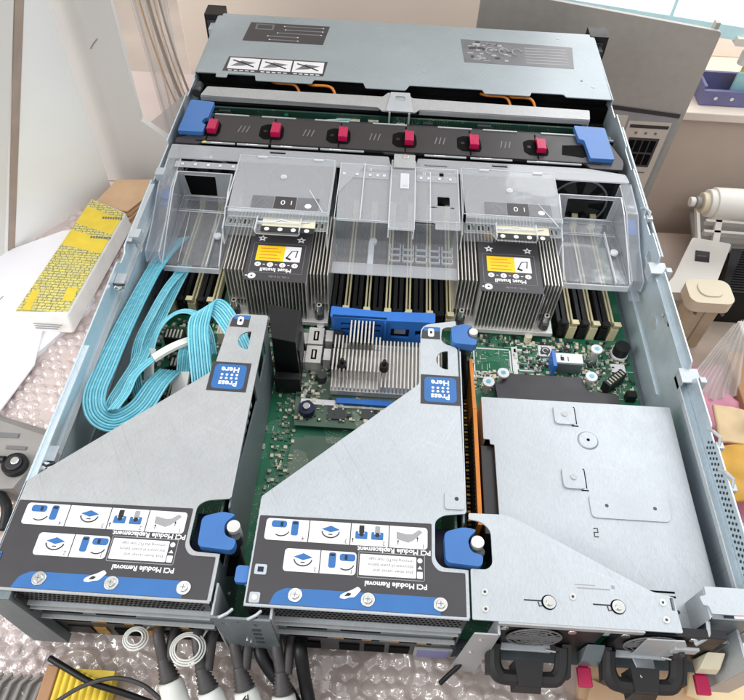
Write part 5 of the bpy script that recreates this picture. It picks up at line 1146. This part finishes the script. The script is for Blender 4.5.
for k in range(8): m.cyl((2.5+k*.42,-5.2,.1),.24,3.3-.12*k,'yellow','y',10)
m.box(2.3,5.8,-5.2,-2.0,-1,.1,'yellow'); P('ribs', m, yb, bevel=.03)
m = MB(); m.hexa([(1.3,-5.2,-1),(2.3,-5.2,-1),(2.3,-2.0,-1),(1.3,-1.9,-1)],[(1.5,-5.2,.35),(2.3,-5.2,.4),(2.3,-2.0,.4),(1.5,-1.9,.35)],'kraft_dark'); P('brown_end', m, yb, bevel=.1)
for lab, pts, r in (('thick black cord lying across the yellow ribbed box',[(1.8,-1.7,1.0),(3.2,-2.3,1.2),(5.0,-3.0,1.2),(7.0,-3.4,1.0),(9.2,-3.9,.6)],.2),
                 ('thin grey looped cord over the black cord',[(2.6,-4.6,1.2),(4.4,-3.3,1.4),(6.3,-2.7,1.5),(8.0,-2.9,1.3),(9.3,-3.6,1.0)],.14)):
    m = MB(); m.tube(spline(pts,8),r,'black' if r > .15 else 'rubber',8); tag(m.build('cord', None, org=pts[0]), lab, 'cord')
# pale ribbed piece lower left
m = MB()
for k in range(7): m.tube([(-2.8+k*.62,-4.9,-.6),(-2.6+k*.62,-3.0,-.5),(-2.2+k*.62,-2.4,-.7)],.16,'device_grey',6)
m.box(-3.2,1.6,-5.2,-2.7,-1.4,-.75,'device_grey'); tag(m.build('ribbed_tray', None, .05, org=(-1,-4,-1.4)), 'pale grey ribbed plastic tray at the bottom left corner', 'tray')
# left edge device
dv = thing('metal_bracket', 'grey metal bracket with black round knob at the left edge', 'bracket', (-6,11,-1))
m = MB(); m.hexa([(-12,9,-1),(-4.6,9.6,-1),(-2.6,15.2,-1),(-12,17.5,-1)],[(-12,9,.6),(-5.2,9.8,.6),(-3.6,14.2,.6),(-12,16.5,.6)],'device_grey'); m.box(-8,-6.4,14.0,14.4,.61,.7,'ink_grey'); m.box(-7,-5.4,13.0,13.3,.61,.7,'ink_grey'); P('plate', m, dv, bevel=.15)
m = MB(); m.cyl((-5.6,11.6,.6),.95,.5,'black',n=24); m.cyl((-5.6,11.6,1.1),.62,.15,'fan_black',n=20); m.cyl((-5.5,11.7,1.25),.32,.15,'chrome',n=14); m.tube([(-8,12,.8),(-6.4,11.9,1.0)],.3,'black',8); P('round_knob', m, dv, bevel=.08)
m = MB()
for k in range(5): m.tube(spline([(-6.2+k*.3,9.0,-.6),(-5.0+k*.3,7.4,-.3),(-4.2+k*.2,5.6,-.8)],5),.16,'tan' if k%2 else 'kraft',6)
m.tube(spline([(-6.4,9.6,0),(-5.2,8.4,.3),(-5.0,6.8,-.2)],5),.4,'black',8); tag(m.build('wood_splinters', None, org=(-5,7,-1)), 'tan strips and a dark end poking out below the metal bracket', 'strips')

# ------------------------------------------------------------------ camera, light, world
cam = bpy.data.cameras.new('camera'); co = bpy.data.objects.new('camera', cam); col.objects.link(co)
Rv = Vector((0.9980275,0.05384858,0.03227135)); Uv = Vector((-0.06225677,0.78283462,0.61910746)); Fv = Vector((-0.00807492,0.61989538,-0.78464292))
M = Matrix(((Rv.x,Uv.x,-Fv.x,21.2667821*S),(Rv.y,Uv.y,-Fv.y,-11.6362509*S),(Rv.z,Uv.z,-Fv.z,46.98566359*S),(0,0,0,1)))
co.matrix_world = M; cam.sensor_fit = 'HORIZONTAL'; cam.sensor_width = 36; cam.lens = 36*670.302/744
cam.clip_start = .01; cam.clip_end = 50; sc.camera = co
def area(name, loc, tgt, sx, sy, power, rgb):
    l = bpy.data.lights.new(name, 'AREA'); l.shape = 'RECTANGLE'; l.size = sx*S; l.size_y = sy*S; l.energy = power; l.color = rgb
    o = bpy.data.objects.new(name, l); col.objects.link(o); o.location = Vector(loc)*S
    o.rotation_euler = (Vector(tgt)-Vector(loc)).to_track_quat('-Z','Y').to_euler(); return o
area('window_light', (95,78,95), (22,25,0), 110, 80, 4.5, (.95,.98,1))
area('left_fill_light', (-85,-25,75), (0,15,0), 80, 80, 16, (1,.99,.97))  # added fill lamp, unseen source; brightens the paper, panel and left cover
area('ceiling_light', (30,10,170), (22,25,0), 150, 150, 6, (1,.98,.95))
w = bpy.data.worlds.new('World'); sc.world = w; w.use_nodes = True
nt = w.node_tree; N = nt.nodes; L = nt.links; bg = N['Background']; bg.inputs['Strength'].default_value = 1.0
tc = N.new('ShaderNodeTexCoord')
def vmath(op, a, b):
    n = N.new('ShaderNodeVectorMath'); n.operation = op; L.new(a, n.inputs[0]); n.inputs[1].default_value = b; return n
def maprange(sock, a, b, c, d):
    n = N.new('ShaderNodeMapRange'); n.interpolation_type = 'SMOOTHSTEP'; L.new(sock, n.inputs['Value'])
    for k, v in zip(('From Min','From Max','To Min','To Max'), (a,b,c,d)): n.inputs[k].default_value = v
    return n.outputs['Result']
def add(a, b):
    n = N.new('ShaderNodeMath'); n.operation = 'ADD'; L.new(a, n.inputs[0]); L.new(b, n.inputs[1]); return n.outputs[0]
nrm = vmath('NORMALIZE', tc.outputs['Generated'], (0,0,0)).outputs[0]
tot = maprange(vmath('DOT_PRODUCT', nrm, (0,0,1)).outputs['Value'], -.3, .5, .36, .70)
for d, a0, a1, st in (((.70,.45,.55),.90,.95,2.8), ((-.62,-.30,.72),.95,.975,2.0), ((.35,.55,.75),.992,.995,9.), ((-.2,.15,.97),.994,.996,9.), ((.3,-.55,.78),.994,.996,9.), ((.1,-.75,.65),.975,.985,1.8), ((-.35,.75,.55),.97,.98,1.2)):  # bright world patches added for reflections; the smallest give glints on the wrap
    dd = Vector(d).normalized(); tot = add(tot, maprange(vmath('DOT_PRODUCT', nrm, tuple(dd)).outputs['Value'], a0, a1, 0, st))
vv = N.new('ShaderNodeVectorMath'); vv.operation = 'SCALE'; vv.inputs[0].default_value = (.95,.97,1); L.new(tot, vv.inputs['Scale'])
L.new(vv.outputs[0], bg.inputs['Color'])
sc.view_settings.view_transform = 'Standard'; sc.view_settings.look = 'None'; sc.view_settings.exposure = -.44; sc.view_settings.gamma = 1
sc.render.engine = 'CYCLES'
sc.cycles.transparent_max_bounces = 24; sc.cycles.max_bounces = 8
sc.render.resolution_x = 1024; sc.render.resolution_y = 963
